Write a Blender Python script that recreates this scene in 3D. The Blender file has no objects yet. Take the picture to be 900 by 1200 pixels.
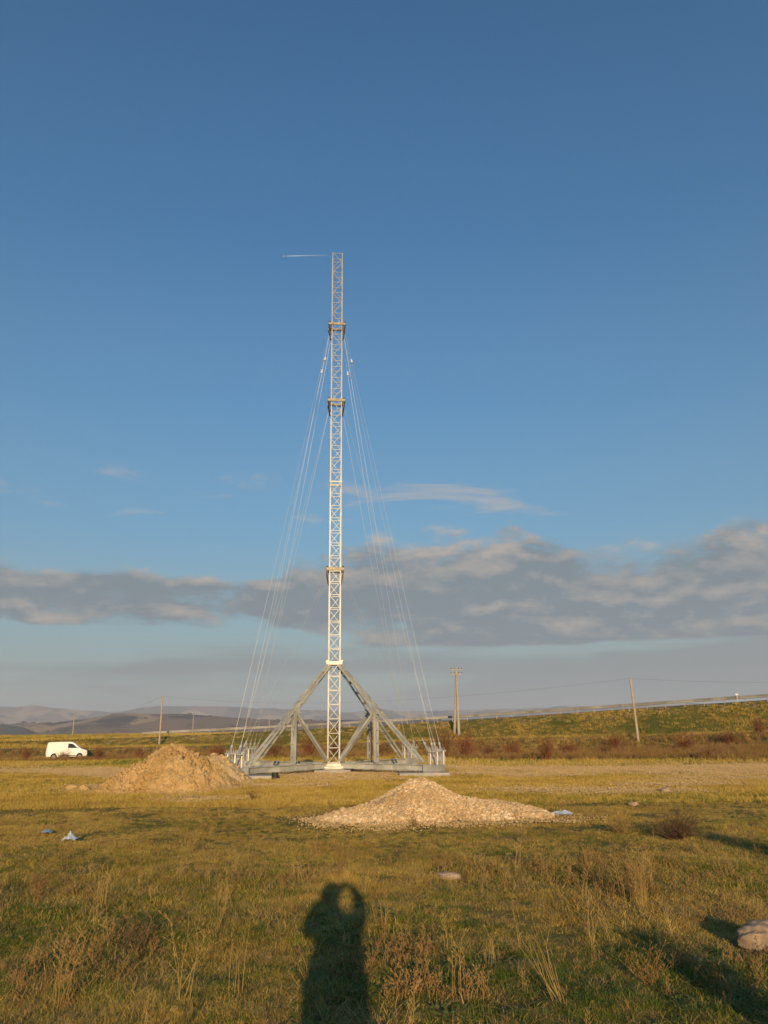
import bpy, bmesh, math, random
import numpy as np
from mathutils import Vector, Matrix, Quaternion

random.seed(7); rng = np.random.default_rng(7)
R_ = math.radians
scene = bpy.context.scene
COL = scene.collection

# ------------------------------------------------------------------ camera
CAM_H = 1.6
TILT, ROLL = R_(16.57), R_(0.67)
cd = bpy.data.cameras.new('camera'); cam = bpy.data.objects.new('camera', cd); COL.objects.link(cam)
cd.sensor_fit = 'VERTICAL'; cd.sensor_height = 36.0; cd.lens = 867.0 / 1200.0 * 36.0
cd.clip_start = 0.05; cd.clip_end = 60000.0
_R = Vector((1, 0, 0)); _F = Vector((0, math.cos(TILT), math.sin(TILT))); _U = Vector((0, -math.sin(TILT), math.cos(TILT)))
_X = _R * math.cos(ROLL) - _U * math.sin(ROLL); _Y = _R * math.sin(ROLL) + _U * math.cos(ROLL); _Z = -_F
cam.matrix_world = Matrix(((_X.x, _Y.x, _Z.x, 0), (_X.y, _Y.y, _Z.y, 0), (_X.z, _Y.z, _Z.z, CAM_H), (0, 0, 0, 1)))
scene.camera = cam

# ------------------------------------------------------------------ sun, sky, exposure
SUN_EL, SUN_AZ = R_(10.1), R_(176.6)          # azimuth clockwise from +Y (the view direction)
sun_dir = Vector((math.sin(SUN_AZ) * math.cos(SUN_EL), math.cos(SUN_AZ) * math.cos(SUN_EL), math.sin(SUN_EL)))
sl = bpy.data.lights.new('sun', 'SUN'); sl.energy = 5.0; sl.angle = R_(0.5); sl.color = (1.0, 0.71, 0.39)
so = bpy.data.objects.new('sun', sl); COL.objects.link(so)
so.rotation_mode = 'QUATERNION'; so.rotation_quaternion = sun_dir.to_track_quat('Z', 'Y'); so.location = (20, -60, 40)

world = bpy.data.worlds.new('World'); scene.world = world; world.use_nodes = True
SKY_S = 0.126
EXPOSURE = 0.25
def build_world():
    nt = world.node_tree; N = nt.nodes; L = nt.links; N.clear()
    def n(t, **k):
        x = N.new(t)
        for a, v in k.items(): setattr(x, a, v)
        return x
    def put(sock, v):
        if isinstance(v, bpy.types.NodeSocket): L.new(v, sock)
        else: sock.default_value = v
    def m(op, a, b=0.0, c=None, clamp=False):
        x = n('ShaderNodeMath', operation=op, use_clamp=clamp); put(x.inputs[0], a); put(x.inputs[1], b)
        if c is not None: put(x.inputs[2], c)
        return x.outputs[0]
    def sstep(v, a, b):
        x = n('ShaderNodeMapRange', interpolation_type='SMOOTHSTEP'); put(x.inputs['Value'], v)
        x.inputs['From Min'].default_value = a; x.inputs['From Max'].default_value = b
        return x.outputs['Result']
    def ramp(v, pts, lo, hi):
        """piecewise-linear curve of v (given as (v, y) points) through a colour ramp"""
        y0 = min(p[1] for p in pts); y1 = max(p[1] for p in pts)
        x = n('ShaderNodeMapRange'); put(x.inputs['Value'], v); x.inputs['From Min'].default_value = lo; x.inputs['From Max'].default_value = hi
        r = n('ShaderNodeValToRGB'); L.new(x.outputs['Result'], r.inputs['Fac']); e = r.color_ramp.elements
        r.color_ramp.interpolation = 'EASE'
        while len(e) < len(pts): e.new(0.5)
        for i, (px, py) in enumerate(pts):
            g = (py - y0) / (y1 - y0); e[i].position = (px - lo) / (hi - lo); e[i].color = (g, g, g, 1)
        q = n('ShaderNodeSeparateColor'); L.new(r.outputs['Color'], q.inputs[0])
        return m('MULTIPLY_ADD', q.outputs[0], y1 - y0, y0)
    def noise(vec, scale, detail=8, rough=0.56, dist=0.0):
        x = n('ShaderNodeTexNoise'); L.new(vec, x.inputs['Vector']); x.inputs['Scale'].default_value = scale
        x.inputs['Detail'].default_value = detail; x.inputs['Roughness'].default_value = rough; x.inputs['Distortion'].default_value = dist
        return x.outputs['Fac']
    def stretch(vec, s, off=(0, 0, 0)):
        x = n('ShaderNodeMapping'); L.new(vec, x.inputs['Vector']); x.inputs['Scale'].default_value = s; x.inputs['Location'].default_value = off
        return x.outputs[0]
    def mixc(f, a, b):
        x = n('ShaderNodeMix', data_type='RGBA'); put(x.inputs[0], f)
        for s, v in ((x.inputs[6], a), (x.inputs[7], b)): put(s, v)
        return x.outputs[2]
    out = n('ShaderNodeOutputWorld'); bg = n('ShaderNodeBackground'); bg.inputs['Strength'].default_value = SKY_S
    sky = n('ShaderNodeTexSky', sky_type='NISHITA'); sky.sun_disc = False
    sky.sun_elevation = SUN_EL; sky.sun_rotation = SUN_AZ; sky.altitude = 200; sky.air_density = 1.4; sky.dust_density = 0.8; sky.ozone_density = 6.0
    tc = n('ShaderNodeTexCoord'); d = tc.outputs['Generated']
    sp = n('ShaderNodeSeparateXYZ'); L.new(d, sp.inputs[0])
    el = m('MULTIPLY', m('ARCSINE', sp.outputs[2]), 57.29578)
    sx = sp.outputs[0]
    k = 1.0 / (SKY_S * 2 ** EXPOSURE)
    def col(r, g, b): return (r * k, g * k, b * k, 1)
    # --- cumulus bank
    p1 = stretch(d, (1.0, 1.0, 2.4), (3.1, 0.4, 0.2))
    n1 = noise(p1, 7.0, 10, 0.60, 0.15)
    p1u = stretch(d, (1.0, 1.0, 2.4), (3.1, 0.4, 0.2 + 2.4 * 0.012))
    n1u = noise(p1u, 7.0, 10, 0.60, 0.15)
    right = sstep(sx, -0.21, 0.02)
    b_r = ramp(el, [(5.2, -.5), (6.6, .16), (9.0, .21), (11.0, .15), (13.0, .04), (14.8, -.10), (17.5, -.5)], 0, 25)
    b_l = ramp(el, [(6.6, -.5), (7.8, .08), (9.1, .20), (10.4, .14), (11.9, -.12), (15, -.5)], 0, 25)
    bias = m('ADD', m('MULTIPLY', b_r, right), m('MULTIPLY', b_l, m('SUBTRACT', 1.0, right)))
    dens = m('SUBTRACT', m('ADD', n1, bias), m('MULTIPLY', m('MULTIPLY', sstep(sx, 0.18, 0.48), sstep(el, 10.5, 14.0)), 0.13))
    a1 = m('MULTIPLY', sstep(dens, 0.43, 0.60), 0.93)
    lit = m('MULTIPLY_ADD', m('SUBTRACT', n1, n1u), 4.8, 0.06)                       # tops catch the low sun
    thick = sstep(dens, 0.56, 0.80)
    hi = sstep(el, 7.5, 15.5)
    litf = m('ADD', m('MULTIPLY', lit, 0.75), m('MULTIPLY', m('MULTIPLY', m('MULTIPLY', hi, sstep(noise(stretch(d, (1.0, 1.0, 2.2), (8.3, 1.4, 2.2)), 9.0, 5, 0.55), 0.40, 0.66)), 0.85), m('SUBTRACT', 1.0, m('MULTIPLY', thick, 0.55))), clamp=True)
    c1 = mixc(litf, col(0.192, 0.238, 0.275), col(0.55, 0.46, 0.385))
    # --- thin low sheet above the horizon
    p2 = stretch(d, (1.0, 1.0, 7.0), (0.7, 5.2, 0.0)); n2 = noise(p2, 3.2, 6, 0.5, 0.2)
    b2 = ramp(el, [(0.3, -.1), (1.8, .12), (4.4, .14), (6.0, -.04), (8, -.4)], -2, 12)
    a2 = m('MULTIPLY', sstep(m('ADD', m('ADD', n2, b2), m('MULTIPLY', sstep(sx, -0.10, 0.15), 0.12)), 0.47, 0.68), 0.80)
    # --- wisps above the bank
    p3 = stretch(d, (1.0, 1.0, 4.2), (1.874, 2.152, 0.934)); n3 = noise(p3, 5.0, 7, 0.6, 0.6)
    b3 = ramp(el, [(13, -.3), (16.2, .05), (18.2, .05), (20.5, -.1), (25, -.5)], 8, 30)
    a3 = m('MULTIPLY', sstep(m('ADD', n3, b3), 0.575, 0.74), 0.6)
    veil = ramp(el, [(0, .50), (8, .42), (16, .31), (26, .15), (38, .04), (55, .0)], 0, 60)
    tint = n('ShaderNodeMix', data_type='RGBA', blend_type='MULTIPLY'); tint.inputs[0].default_value = 1.0
    L.new(sky.outputs['Color'], tint.inputs[6]); tint.inputs[7].default_value = (0.84, 1.11, 1.06, 1)      # even colour correction over the whole sky: a little more cyan
    c = mixc(veil, tint.outputs[2], col(0.262, 0.338, 0.362))
    c = mixc(ramp(el, [(0, .62), (4, .52), (9, .22), (16, .0)], 0, 30), c, col(0.365, 0.372, 0.352))
    c = mixc(a2, c, col(0.235, 0.262, 0.285))
    c = mixc(a3, c, col(0.50, 0.45, 0.42))
    c = mixc(a1, c, c1)
    L.new(c, bg.inputs['Color']); L.new(bg.outputs[0], out.inputs[0])
build_world()
vs = scene.view_settings
vs.view_transform = 'Standard'; vs.look = 'None'; vs.gamma = 1.0; vs.exposure = EXPOSURE; vs.use_curve_mapping = False
scene.cycles.use_denoising = True
scene.cycles.max_bounces = 6; scene.cycles.volume_bounces = 1
scene.cycles.transparent_max_bounces = 8

# ------------------------------------------------------------------ numeric helpers
def _hash(ix, iy, s):
    h = (ix.astype(np.int64) * 374761393 + iy.astype(np.int64) * 668265263 + s * 974711) & 0x7fffffff
    h = ((h ^ (h >> 13)) * 1274126177) & 0x7fffffff
    return ((h ^ (h >> 16)) & 0xffff) / 65535.0
def vnoise(x, y, s=0):
    ix = np.floor(x); iy = np.floor(y); fx = x - ix; fy = y - iy
    fx = fx * fx * (3 - 2 * fx); fy = fy * fy * (3 - 2 * fy)
    a = _hash(ix, iy, s); b = _hash(ix + 1, iy, s); c = _hash(ix, iy + 1, s); d = _hash(ix + 1, iy + 1, s)
    return (a + (b - a) * fx) * (1 - fy) + (c + (d - c) * fx) * fy - 0.5
def fbm(x, y, s=0, o=4, g=0.5):
    t = 0; a = 1.0
    for i in range(o):
        t = t + a * vnoise(x * 2 ** i + 17.3 * i, y * 2 ** i - 9.1 * i, s + i); a *= g
    return t
def ss(a, b, v):
    t = np.clip((v - a) / (b - a), 0, 1); return t * t * (3 - 2 * t)

# ------------------------------------------------------------------ terrain
RX = [-120, -45, -12, 4, 24, 40, 60, 90]; RY = [95, 88, 85, 80, 63.5, 48, 28, 0]; RZ = [.3, .2, .15, .6, 1.0, 1.3, 1.6, 1.8]
CX = [-90, -60, -34, -10, 8.9, 24, 36.7, 55, 80]; CY = [104, 106.5, 106.7, 102, 94.6, 84.5, 73.3, 56, 30]; CZ = [.6, .8, 1.25, 2.05, 2.75, 3.42, 3.98, 4.7, 5.4]
def road_y(x): return np.interp(x, RX, RY)
def road_z(x): return np.interp(x, RX, RZ)
def crest_y(x): return np.interp(x, CX, CY)
def crest_z(x): return np.interp(x, CX, CZ)
FAR_AZ = [-180, -60, -40, -27, -24.8, -22.6, -19.8, -18.1, -16.4, -13.4, -9.7, -5.3, 0, 15, 40, 180]
FAR_EL = [1.5, 1.6, 1.9, 2.1, 2.16, 1.83, 1.66, 1.83, 2.0, 2.18, 1.92, 1.76, 1.6, 1.7, 1.7, 1.5]
NEAR_AZ = [-180, -40, -27, -23.6, -21.4, -19.2, -15.7, -12.1, -9.6, -4, 30, 180]
NEAR_EL = [.6, .9, .95, .9, 1.24, 1.65, 1.58, 1.3, 1.05, .9, .8, .6]
def terrain(x, y):
    x = np.asarray(x, float); y = np.asarray(y, float)
    r = np.hypot(x, y)
    dr = (road_y(x) - y)
    gr = (road_y(x + 1) - road_y(x - 1)) / 2; dr = dr / np.sqrt(1 + gr * gr)
    rz = road_z(x)
    front = -(.33 + .25 * ss(-14, -24, x)) * ss(5, 9, dr) * (1 - ss(10, 52, dr)) * (1 - 0.8 * ss(5, 25, x))
    front = front + 0.25 * ss(8, 26, x) * (1 - ss(6, 24, dr))
    front = front + 0.05 * fbm(x * .25, y * .25, 3, 3) * ss(3, 8, r) + 0.035 * fbm(x * 1.1, y * 1.1, 9, 3) * (1 - ss(30, 60, r)) + (.085 * fbm(x * .8, y * .8, 19, 3) + .05 * fbm(x * 2.3, y * 2.3, 29, 3)) * ss(3, 5, r) * (1 - ss(8, 14, r))
    back = rz + (1.5 - rz) * ss(0, 110, -dr) + 0.15 * fbm(x * .05, y * .05, 5, 3) * ss(8, 40, -dr) + 0.6 * ss(120, 260, -dr)
    t = ss(3.6, 7.5, dr)
    z = np.where(dr > 0, front * t + rz * (1 - t), back)
    dc = (crest_y(x) - y); gc = (crest_y(x + 1) - crest_y(x - 1)) / 2; dc = dc / np.sqrt(1 + gc * gc)
    cz = crest_z(x)
    e = np.where(dc > 0, cz - 0.34 * dc, np.where(dc > -10, cz - 0.05 * ss(0, 2, -dc), cz - 0.05 - 0.4 * (-dc - 10)))
    e = e + (0.22 * fbm(x * .35, y * .35, 21, 4)) * ss(0.6, 2.5, dc)
    z = np.maximum(z, e) + 0.0
    # plateau ends, valley, hills
    az = np.degrees(np.arctan2(x, y))
    fall = ss(360, 1100, r)
    z = z * (1 - fall) + (-55) * fall
    ne = np.tan(np.radians(np.interp(az, NEAR_AZ, NEAR_EL) * .93)) * 3200
    z = z + (ne + 55) * np.exp(-((r - 3200) / np.where(r < 3200, 520.0, 900.0)) ** 2) * ss(700, 1500, r) + 42 * fbm(x / 420, y / 420, 31, 5) * ss(900, 2200, r) * (1 - 0.55 * np.exp(-((r - 3200) / 500.0) ** 2))
    fe = np.tan(np.radians(np.interp(az, FAR_AZ, FAR_EL) * .93)) * 9000
    z = z + (fe + 55) * np.exp(-((r - 9000) / np.where(r < 9000, 1100.0, 1900.0)) ** 2) * ss(3800, 6000, r) + 60 * fbm(x / 1500, y / 1500, 37, 4) * ss(5000, 7000, r) * (1 - 0.8 * np.exp(-((r - 9000) / 500.0) ** 2))
    return z
def T(x, y): return float(terrain(np.array([x]), np.array([y]))[0])

# ------------------------------------------------------------------ material helpers
class NT:
    def __init__(s, name):
        s.mat = bpy.data.materials.new(name); s.mat.use_nodes = True
        s.t = s.mat.node_tree; s.N = s.t.nodes; s.L = s.t.links
        s.b = s.N['Principled BSDF']; s.out = s.N['Material Output']
    def n(s, t, **k):
        x = s.N.new(t)
        for a, v in k.items(): setattr(x, a, v)
        return x
    def put(s, sock, v):
        if isinstance(v, bpy.types.NodeSocket): s.L.new(v, sock)
        else: sock.default_value = v
    def math(s, op, a, b=0.0, clamp=False):
        x = s.n('ShaderNodeMath', operation=op, use_clamp=clamp); s.put(x.inputs[0], a); s.put(x.inputs[1], b); return x.outputs[0]
    def step(s, v, a, b):
        x = s.n('ShaderNodeMapRange', interpolation_type='SMOOTHSTEP'); s.put(x.inputs['Value'], v); x.inputs['From Min'].default_value = a; x.inputs['From Max'].default_value = b
        return x.outputs['Result']
    def pos(s): return s.n('ShaderNodeNewGeometry').outputs['Position']
    def objc(s): return s.n('ShaderNodeTexCoord').outputs['Object']
    def noise(s, vec, scale, detail=4, rough=.55, dist=0.0):
        x = s.n('ShaderNodeTexNoise'); s.L.new(vec, x.inputs['Vector']); x.inputs['Scale'].default_value = scale
        x.inputs['Detail'].default_value = detail; x.inputs['Roughness'].default_value = rough; x.inputs['Distortion'].default_value = dist
        return x.outputs['Fac']
    def voro(s, vec, scale):
        x = s.n('ShaderNodeTexVoronoi'); s.L.new(vec, x.inputs['Vector']); x.inputs['Scale'].default_value = scale; return x
    def mix(s, f, a, b):
        x = s.n('ShaderNodeMix', data_type='RGBA'); s.put(x.inputs[0], f)
        for so_, v in ((x.inputs[6], a), (x.inputs[7], b)):
            s.put(so_, v if isinstance(v, bpy.types.NodeSocket) else (*v, 1))
        return x.outputs[2]
    def bump(s, h, strength=.5, dist=.02):
        x = s.n('ShaderNodeBump'); x.inputs['Strength'].default_value = strength; x.inputs['Distance'].default_value = dist
        s.L.new(h, x.inputs['Height']); s.L.new(x.outputs[0], s.b.inputs['Normal'])
    def base(s, c): s.put(s.b.inputs['Base Color'], c if isinstance(c, bpy.types.NodeSocket) else (*c, 1))
    def set(s, rough=.8, metal=0.0, spec=.3):
        s.b.inputs['Roughness'].default_value = rough; s.b.inputs['Metallic'].default_value = metal
        s.b.inputs['Specular IOR Level'].default_value = spec; return s
def simple(name, c, rough=.7, metal=0.0, spec=.4, var=.15, scale=6.0, c2=None, bump=0.0, world_pos=False):
    a = NT(name).set(rough, metal, spec); v = a.pos() if world_pos else a.objc()
    f = a.noise(v, scale, 5, .6)
    lo = c2 if c2 else tuple(max(0, q * (1 - 2 * var)) for q in c)
    a.base(a.mix(a.step(f, .3, .7), lo, c))
    if bump: a.bump(a.noise(v, scale * 6, 4, .6), bump, .01)
    return a.mat

M = {}
M['galv'] = simple('galvanised_steel', (.31, .325, .34), .45, .35, .5, .16, 2.2)
M['galv_heavy'] = simple('galvanised_heavy_steel', (.62, .62, .56), .5, .3, .5, .22, 1.1, bump=.15)
M['cable'] = simple('steel_cable', (.52, .53, .53), .45, .3, .5, .08, 8)
M['dark_steel'] = simple('dark_bracket_steel', (.09, .075, .06), .6, .4, .4, .2, 8)
M['yellow_steel'] = simple('weathered_collar_steel', (.36, .32, .25), .55, .25, .4, .2, 6)
M['concrete'] = simple('weathered_concrete', (.46, .43, .38), .9, 0, .2, .12, 3.0, bump=.4)
M['pole_wood'] = simple('weathered_pole_wood', (.50, .41, .30), .85, 0, .2, .18, 5.0, bump=.3)
M['pole_concrete'] = simple('pole_concrete', (.45, .40, .32), .9, 0, .2, .12, 5.0)
M['wire'] = simple('wire_dark', (.10, .10, .10), .6, .3, .4, .1, 3)
M['rail'] = simple('guard_rail_zinc', (.46, .44, .40), .5, .2, .5, .22, .5)
M['asphalt'] = simple('old_asphalt', (.11, .105, .10), .9, 0, .3, .12, 1.3, bump=.3)
M['white_paint'] = simple('white_van_paint', (.76, .74, .70), .3, 0, .5, .04, 2)
M['glass'] = simple('dark_car_glass', (.03, .035, .04), .08, 0, .6, .05, 2)
M['rubber'] = simple('tyre_rubber', (.025, .025, .025), .8, 0, .3, .1, 8)
M['rim'] = simple('wheel_rim_metal', (.12, .12, .12), .4, .6, .5, .08, 6)
M['black_plastic'] = simple('black_plastic', (.03, .03, .03), .6, 0, .4, .1, 8)
M['lamp_clear'] = simple('headlamp_lens', (.5, .5, .5), .15, 0, .6, .1, 4)
M['lamp_red'] = simple('tail_lamp_lens', (.35, .03, .02), .2, 0, .6, .1, 4)
M['stone'] = simple('pale_limestone', (.46, .345, .24), .95, 0, .2, .26, 7.0, bump=.9)
M['plastic_blue'] = simple('pale_blue_plastic_film', (.48, .56, .66), .35, 0, .5, .1, 7)
M['plastic_deep'] = simple('blue_plastic_film', (.20, .29, .42), .35, 0, .5, .1, 7)
M['jacket'] = simple('dark_jacket_cloth', (.05, .055, .07), .9, 0, .2, .1, 9, bump=.2)
M['denim'] = simple('dark_denim', (.06, .07, .10), .9, 0, .2, .1, 9)
M['skin'] = simple('skin', (.52, .34, .25), .6, 0, .4, .05, 9)
M['hair'] = simple('dark_hair', (.035, .025, .02), .6, 0, .4, .1, 20)
M['aircraft'] = simple('aircraft_white', (.8, .8, .8), .4, 0, .5, .02, 1)

def ground_material():
    a = NT('ground_dry_grass_and_soil').set(.95, 0, .12)
    p = a.pos(); att = a.n('ShaderNodeAttribute', attribute_name='zone'); sp = a.n('ShaderNodeSeparateColor'); a.L.new(att.outputs['Color'], sp.inputs[0])
    dirt, weed, hill = sp.outputs[0], sp.outputs[1], sp.outputs[2]
    n1 = a.noise(p, .22, 5, .6); n2 = a.noise(p, 1.6, 5, .65); n3 = a.noise(p, 14, 4, .7); n4 = a.noise(p, .05, 4, .55)
    g = a.mix(a.step(n1, .35, .65), (0.142, 0.125, 0.026), (0.236, 0.173, 0.042))
    g = a.mix(a.math('MULTIPLY', a.step(n2, .45, .75), .65), g, (0.290, 0.206, 0.055))
    g = a.mix(a.math('MULTIPLY', a.step(n3, .5, .8), .55), g, (0.095, 0.097, 0.020))
    g = a.mix(a.math('MULTIPLY', a.step(n4, .5, .7), .4), g, (0.135, 0.149, 0.028))
    soil = a.mix(a.step(a.noise(p, 3.0, 5, .65), .3, .7), (.42, .29, .145), (.56, .41, .225))
    w = a.mix(a.step(n2, .35, .65), (.20, .125, .045), (.26, .185, .055))
    g = a.mix(weed, g, w)
    # bare soil shows where its zone is strong and breaks up at the edge
    db = a.step(a.math('ADD', dirt, a.math('MULTIPLY', a.math('SUBTRACT', a.noise(p, 1.1, 6, .7), .5), 1.3)), .40, .66)
    g = a.mix(db, g, soil)
    # distant hills: patchwork of ploughed and pasture fields and woods
    ps = a.n('ShaderNodeMapping'); a.L.new(p, ps.inputs[0]); ps.inputs['Scale'].default_value = (.0035, .0018, 0); 
    v = a.voro(ps.outputs[0], 1.0); hs = a.n('ShaderNodeSeparateColor'); a.L.new(v.outputs['Color'], hs.inputs[0])
    h = a.mix(a.step(hs.outputs[0], .45, .55), (.24, .155, .09), (.44, .30, .16))
    h = a.mix(a.step(hs.outputs[1], .6, .8), h, (.10, .092, .05))
    h = a.mix(a.step(a.noise(p, .0022, 6, .65), .52, .6), h, (.055, .046, .04))
    g = a.mix(hill, g, h)
    a.base(g); a.bump(a.math('ADD', n3, a.math('MULTIPLY', n2, 2.0)), .5, .06)
    return a.mat
M['ground'] = ground_material()

def soil_material(name, c1, c2, c3):
    a = NT(name).set(.97, 0, .1); p = a.objc()
    c = a.mix(a.step(a.noise(p, 1.3, 5, .6), .35, .65), c1, c2)
    c = a.mix(a.math('MULTIPLY', a.step(a.noise(p, 9, 5, .7), .5, .75), .7), c, c3)
    a.base(c); a.bump(a.noise(p, 22, 6, .7), .7, .05); return a.mat
M['soil'] = soil_material('dug_clay_soil', (.46, .295, .115), (.60, .415, .19), (.40, .25, .10))
M['sand'] = soil_material('pale_sandy_soil', (.54, .385, .19), (.62, .46, .25), (.48, .33, .16))
M['gravel_bed'] = soil_material('gravel_fines', (.54, .38, .19), (.58, .43, .23), (.44, .30, .15))
def gravel_mat():
    a = NT('mixed_gravel').set(.9, 0, .25); at = a.n('ShaderNodeAttribute', attribute_name='tone')
    r = a.n('ShaderNodeValToRGB'); a.L.new(at.outputs['Fac'], r.inputs[0]); e = r.color_ramp.elements
    for i, (q, c) in enumerate([(0, (.40, .27, .14)), (.35, (.54, .375, .195)), (.7, (.62, .45, .25)), (1, (.76, .62, .42))]):
        (e[i] if i < 2 else e.new(q)).position = q
    for i, (q, c) in enumerate([(0, (.40, .27, .14)), (.35, (.54, .375, .195)), (.7, (.62, .45, .25)), (1, (.76, .62, .42))]):
        e[i].position = q; e[i].color = (*c, 1)
    a.base(r.outputs[0]); return a.mat
M['gravel'] = gravel_mat()

def plant_mat(name, cols, patch=None, scale=.8, gain=.55):
    """colour varies by instance and in patches over the field"""
    a = NT(name).set(.8, 0, .18); inf = a.n('ShaderNodeObjectInfo'); p = a.pos()
    f = a.math('ADD', a.math('MULTIPLY', inf.outputs['Random'], 1 - gain), a.math('MULTIPLY', a.step(a.noise(p, scale, 4, .6), .3, .7), gain))
    r = a.n('ShaderNodeValToRGB'); a.L.new(f, r.inputs[0]); e = r.color_ramp.elements
    while len(e) < len(cols): e.new(.5)
    for i, c in enumerate(cols): e[i].position = i / (len(cols) - 1); e[i].color = (*c, 1)
    a.base(r.outputs[0]); return a.mat
M['grass_green'] = plant_mat('grass_green', [(0.054, 0.100, 0.013), (0.088, 0.138, 0.017), (0.136, 0.169, 0.023), (0.224, 0.211, 0.038)], scale=.7)
M['grass_dry'] = plant_mat('grass_dry', [(0.233, 0.148, 0.038), (0.403, 0.278, 0.059), (0.509, 0.355, 0.081), (0.562, 0.408, 0.109), (0.350, 0.196, 0.055)], scale=.5)
M['straw'] = plant_mat('straw_stalks', [(.30, .20, .07), (.42, .29, .11), (.24, .14, .05)], scale=1.5)
M['weed_brown'] = plant_mat('weed_brown', [(.19, .105, .045), (.27, .165, .062), (.34, .22, .08)], scale=.6)
M['weed_red'] = plant_mat('red_brown_twigs', [(.19, .072, .042), (.23, .095, .050), (.20, .115, .052), (.17, .062, .040)], scale=.3)
M['twig_dark'] = plant_mat('dark_twigs', [(.09, .055, .034), (.16, .095, .055)], scale=2)
M['leaf_green'] = plant_mat('broad_leaves', [(0.065, 0.111, 0.023), (0.104, 0.143, 0.033), (0.130, 0.130, 0.039)], scale=1.0)

# ------------------------------------------------------------------ object helpers
class MB:
    """collects shapes, builds one mesh"""
    def __init__(s): s.v = []; s.f = []
    def add(s, vs_, fs_):
        o = len(s.v); s.v += [tuple(q) for q in vs_]; s.f += [tuple(o + i for i in f) for f in fs_]; return s
    def box(s, c, d, rot=None):
        h = [q / 2 for q in d]
        vv = [Vector((x * h[0], y * h[1], z * h[2])) for x in (-1, 1) for y in (-1, 1) for z in (-1, 1)]
        if rot is not None: vv = [rot @ q for q in vv]
        return s.add([q + Vector(c) for q in vv], [(0, 1, 3, 2), (4, 6, 7, 5), (0, 4, 5, 1), (2, 3, 7, 6), (0, 2, 6, 4), (1, 5, 7, 3)])
    def bar(s, a, b, w, h=None, up=None, rad2=None):
        """rectangular bar from a to b"""
        a = Vector(a); b = Vector(b); h = h or w; d = (b - a).normalized()
        up = Vector(up) if up else (Vector((0, 0, 1)) if abs(d.z) < .98 else Vector((0, 1, 0)))
        x = d.cross(up).normalized(); y = x.cross(d)
        vv = []
        for p, k in ((a, 1), (b, rad2 or 1)):
            vv += [p + x * (sx * w / 2 * k) + y * (sy * h / 2 * k) for sx, sy in ((-1, -1), (1, -1), (1, 1), (-1, 1))]
        return s.add(vv, [(0, 3, 2, 1), (4, 5, 6, 7), (0, 1, 5, 4), (1, 2, 6, 5), (2, 3, 7, 6), (3, 0, 4, 7)])
    def tube(s, a, b, r0, r1=None, n=8, caps=True):
        a = Vector(a); b = Vector(b); r1 = r0 if r1 is None else r1; d = (b - a).normalized()
        up = Vector((0, 0, 1)) if abs(d.z) < .95 else Vector((1, 0, 0)); x = d.cross(up).normalized(); y = x.cross(d)
        vv = []
        for p, r in ((a, r0), (b, r1)): vv += [p + (x * math.cos(2 * math.pi * i / n) + y * math.sin(2 * math.pi * i / n)) * r for i in range(n)]
        ff = [(i, (i + 1) % n, n + (i + 1) % n, n + i) for i in range(n)]
        if caps: ff += [tuple(range(n))[::-1], tuple(range(n, 2 * n))]
        return s.add(vv, ff)
    def path(s, pts, rads, n=5):
        for i in range(len(pts) - 1): s.tube(pts[i], pts[i + 1], rads[i], rads[i + 1], n, caps=(i in (0, len(pts) - 2)))
        return s
    def mesh(s, name, mat, smooth=False):
        me = bpy.data.meshes.new(name); me.from_pydata(s.v, [], s.f); me.update()
        bm = bmesh.new(); bm.from_mesh(me); bmesh.ops.recalc_face_normals(bm, faces=bm.faces[:]); bm.to_mesh(me); bm.free()
        if smooth: me.polygons.foreach_set('use_smooth', [True] * len(me.polygons))
        if mat: me.materials.append(mat)
        return me
    def build(s, name, mat, parent=None, loc=None, smooth=False, bevel=0.0):
        o = put(name, s.mesh(name, mat, smooth), parent, loc)
        if bevel:
            b = o.modifiers.new('bevel', 'BEVEL'); b.width = bevel; b.segments = 2; b.limit_method = 'ANGLE'
        return o
def put(name, me, parent=None, loc=None, rot=None, scale=None):
    o = bpy.data.objects.new(name, me); COL.objects.link(o)
    if parent is not None: o.parent = parent
    if loc is not None: o.location = loc
    if rot is not None: o.rotation_euler = rot
    if scale is not None: o.scale = scale
    return o
def tag(o, label=None, cat=None, group=None, kind=None):
    if label: o['label'] = label
    if cat: o['category'] = cat
    if group: o['group'] = group
    if kind: o['kind'] = kind
    return o
def thing(name, loc, label, cat, group=None, rz=0):
    o = bpy.data.objects.new(name, None); COL.objects.link(o); o.location = loc; o.rotation_euler = (0, 0, rz); o.empty_display_size = .2
    return tag(o, label, cat, group)
def np_mesh(name, V, Fc, mat, smooth=True):
    me = bpy.data.meshes.new(name); V = np.asarray(V, np.float32); Fc = np.asarray(Fc, np.int32); k = Fc.shape[1]
    me.vertices.add(len(V)); me.vertices.foreach_set('co', V.ravel())
    me.loops.add(Fc.size); me.loops.foreach_set('vertex_index', Fc.ravel())
    me.polygons.add(len(Fc)); me.polygons.foreach_set('loop_start', np.arange(0, Fc.size, k, dtype=np.int32)); me.polygons.foreach_set('loop_total', np.full(len(Fc), k, np.int32))
    me.polygons.foreach_set('use_smooth', np.full(len(Fc), smooth)); me.update(calc_edges=True); me.validate()
    if mat: me.materials.append(mat)
    return me

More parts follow.
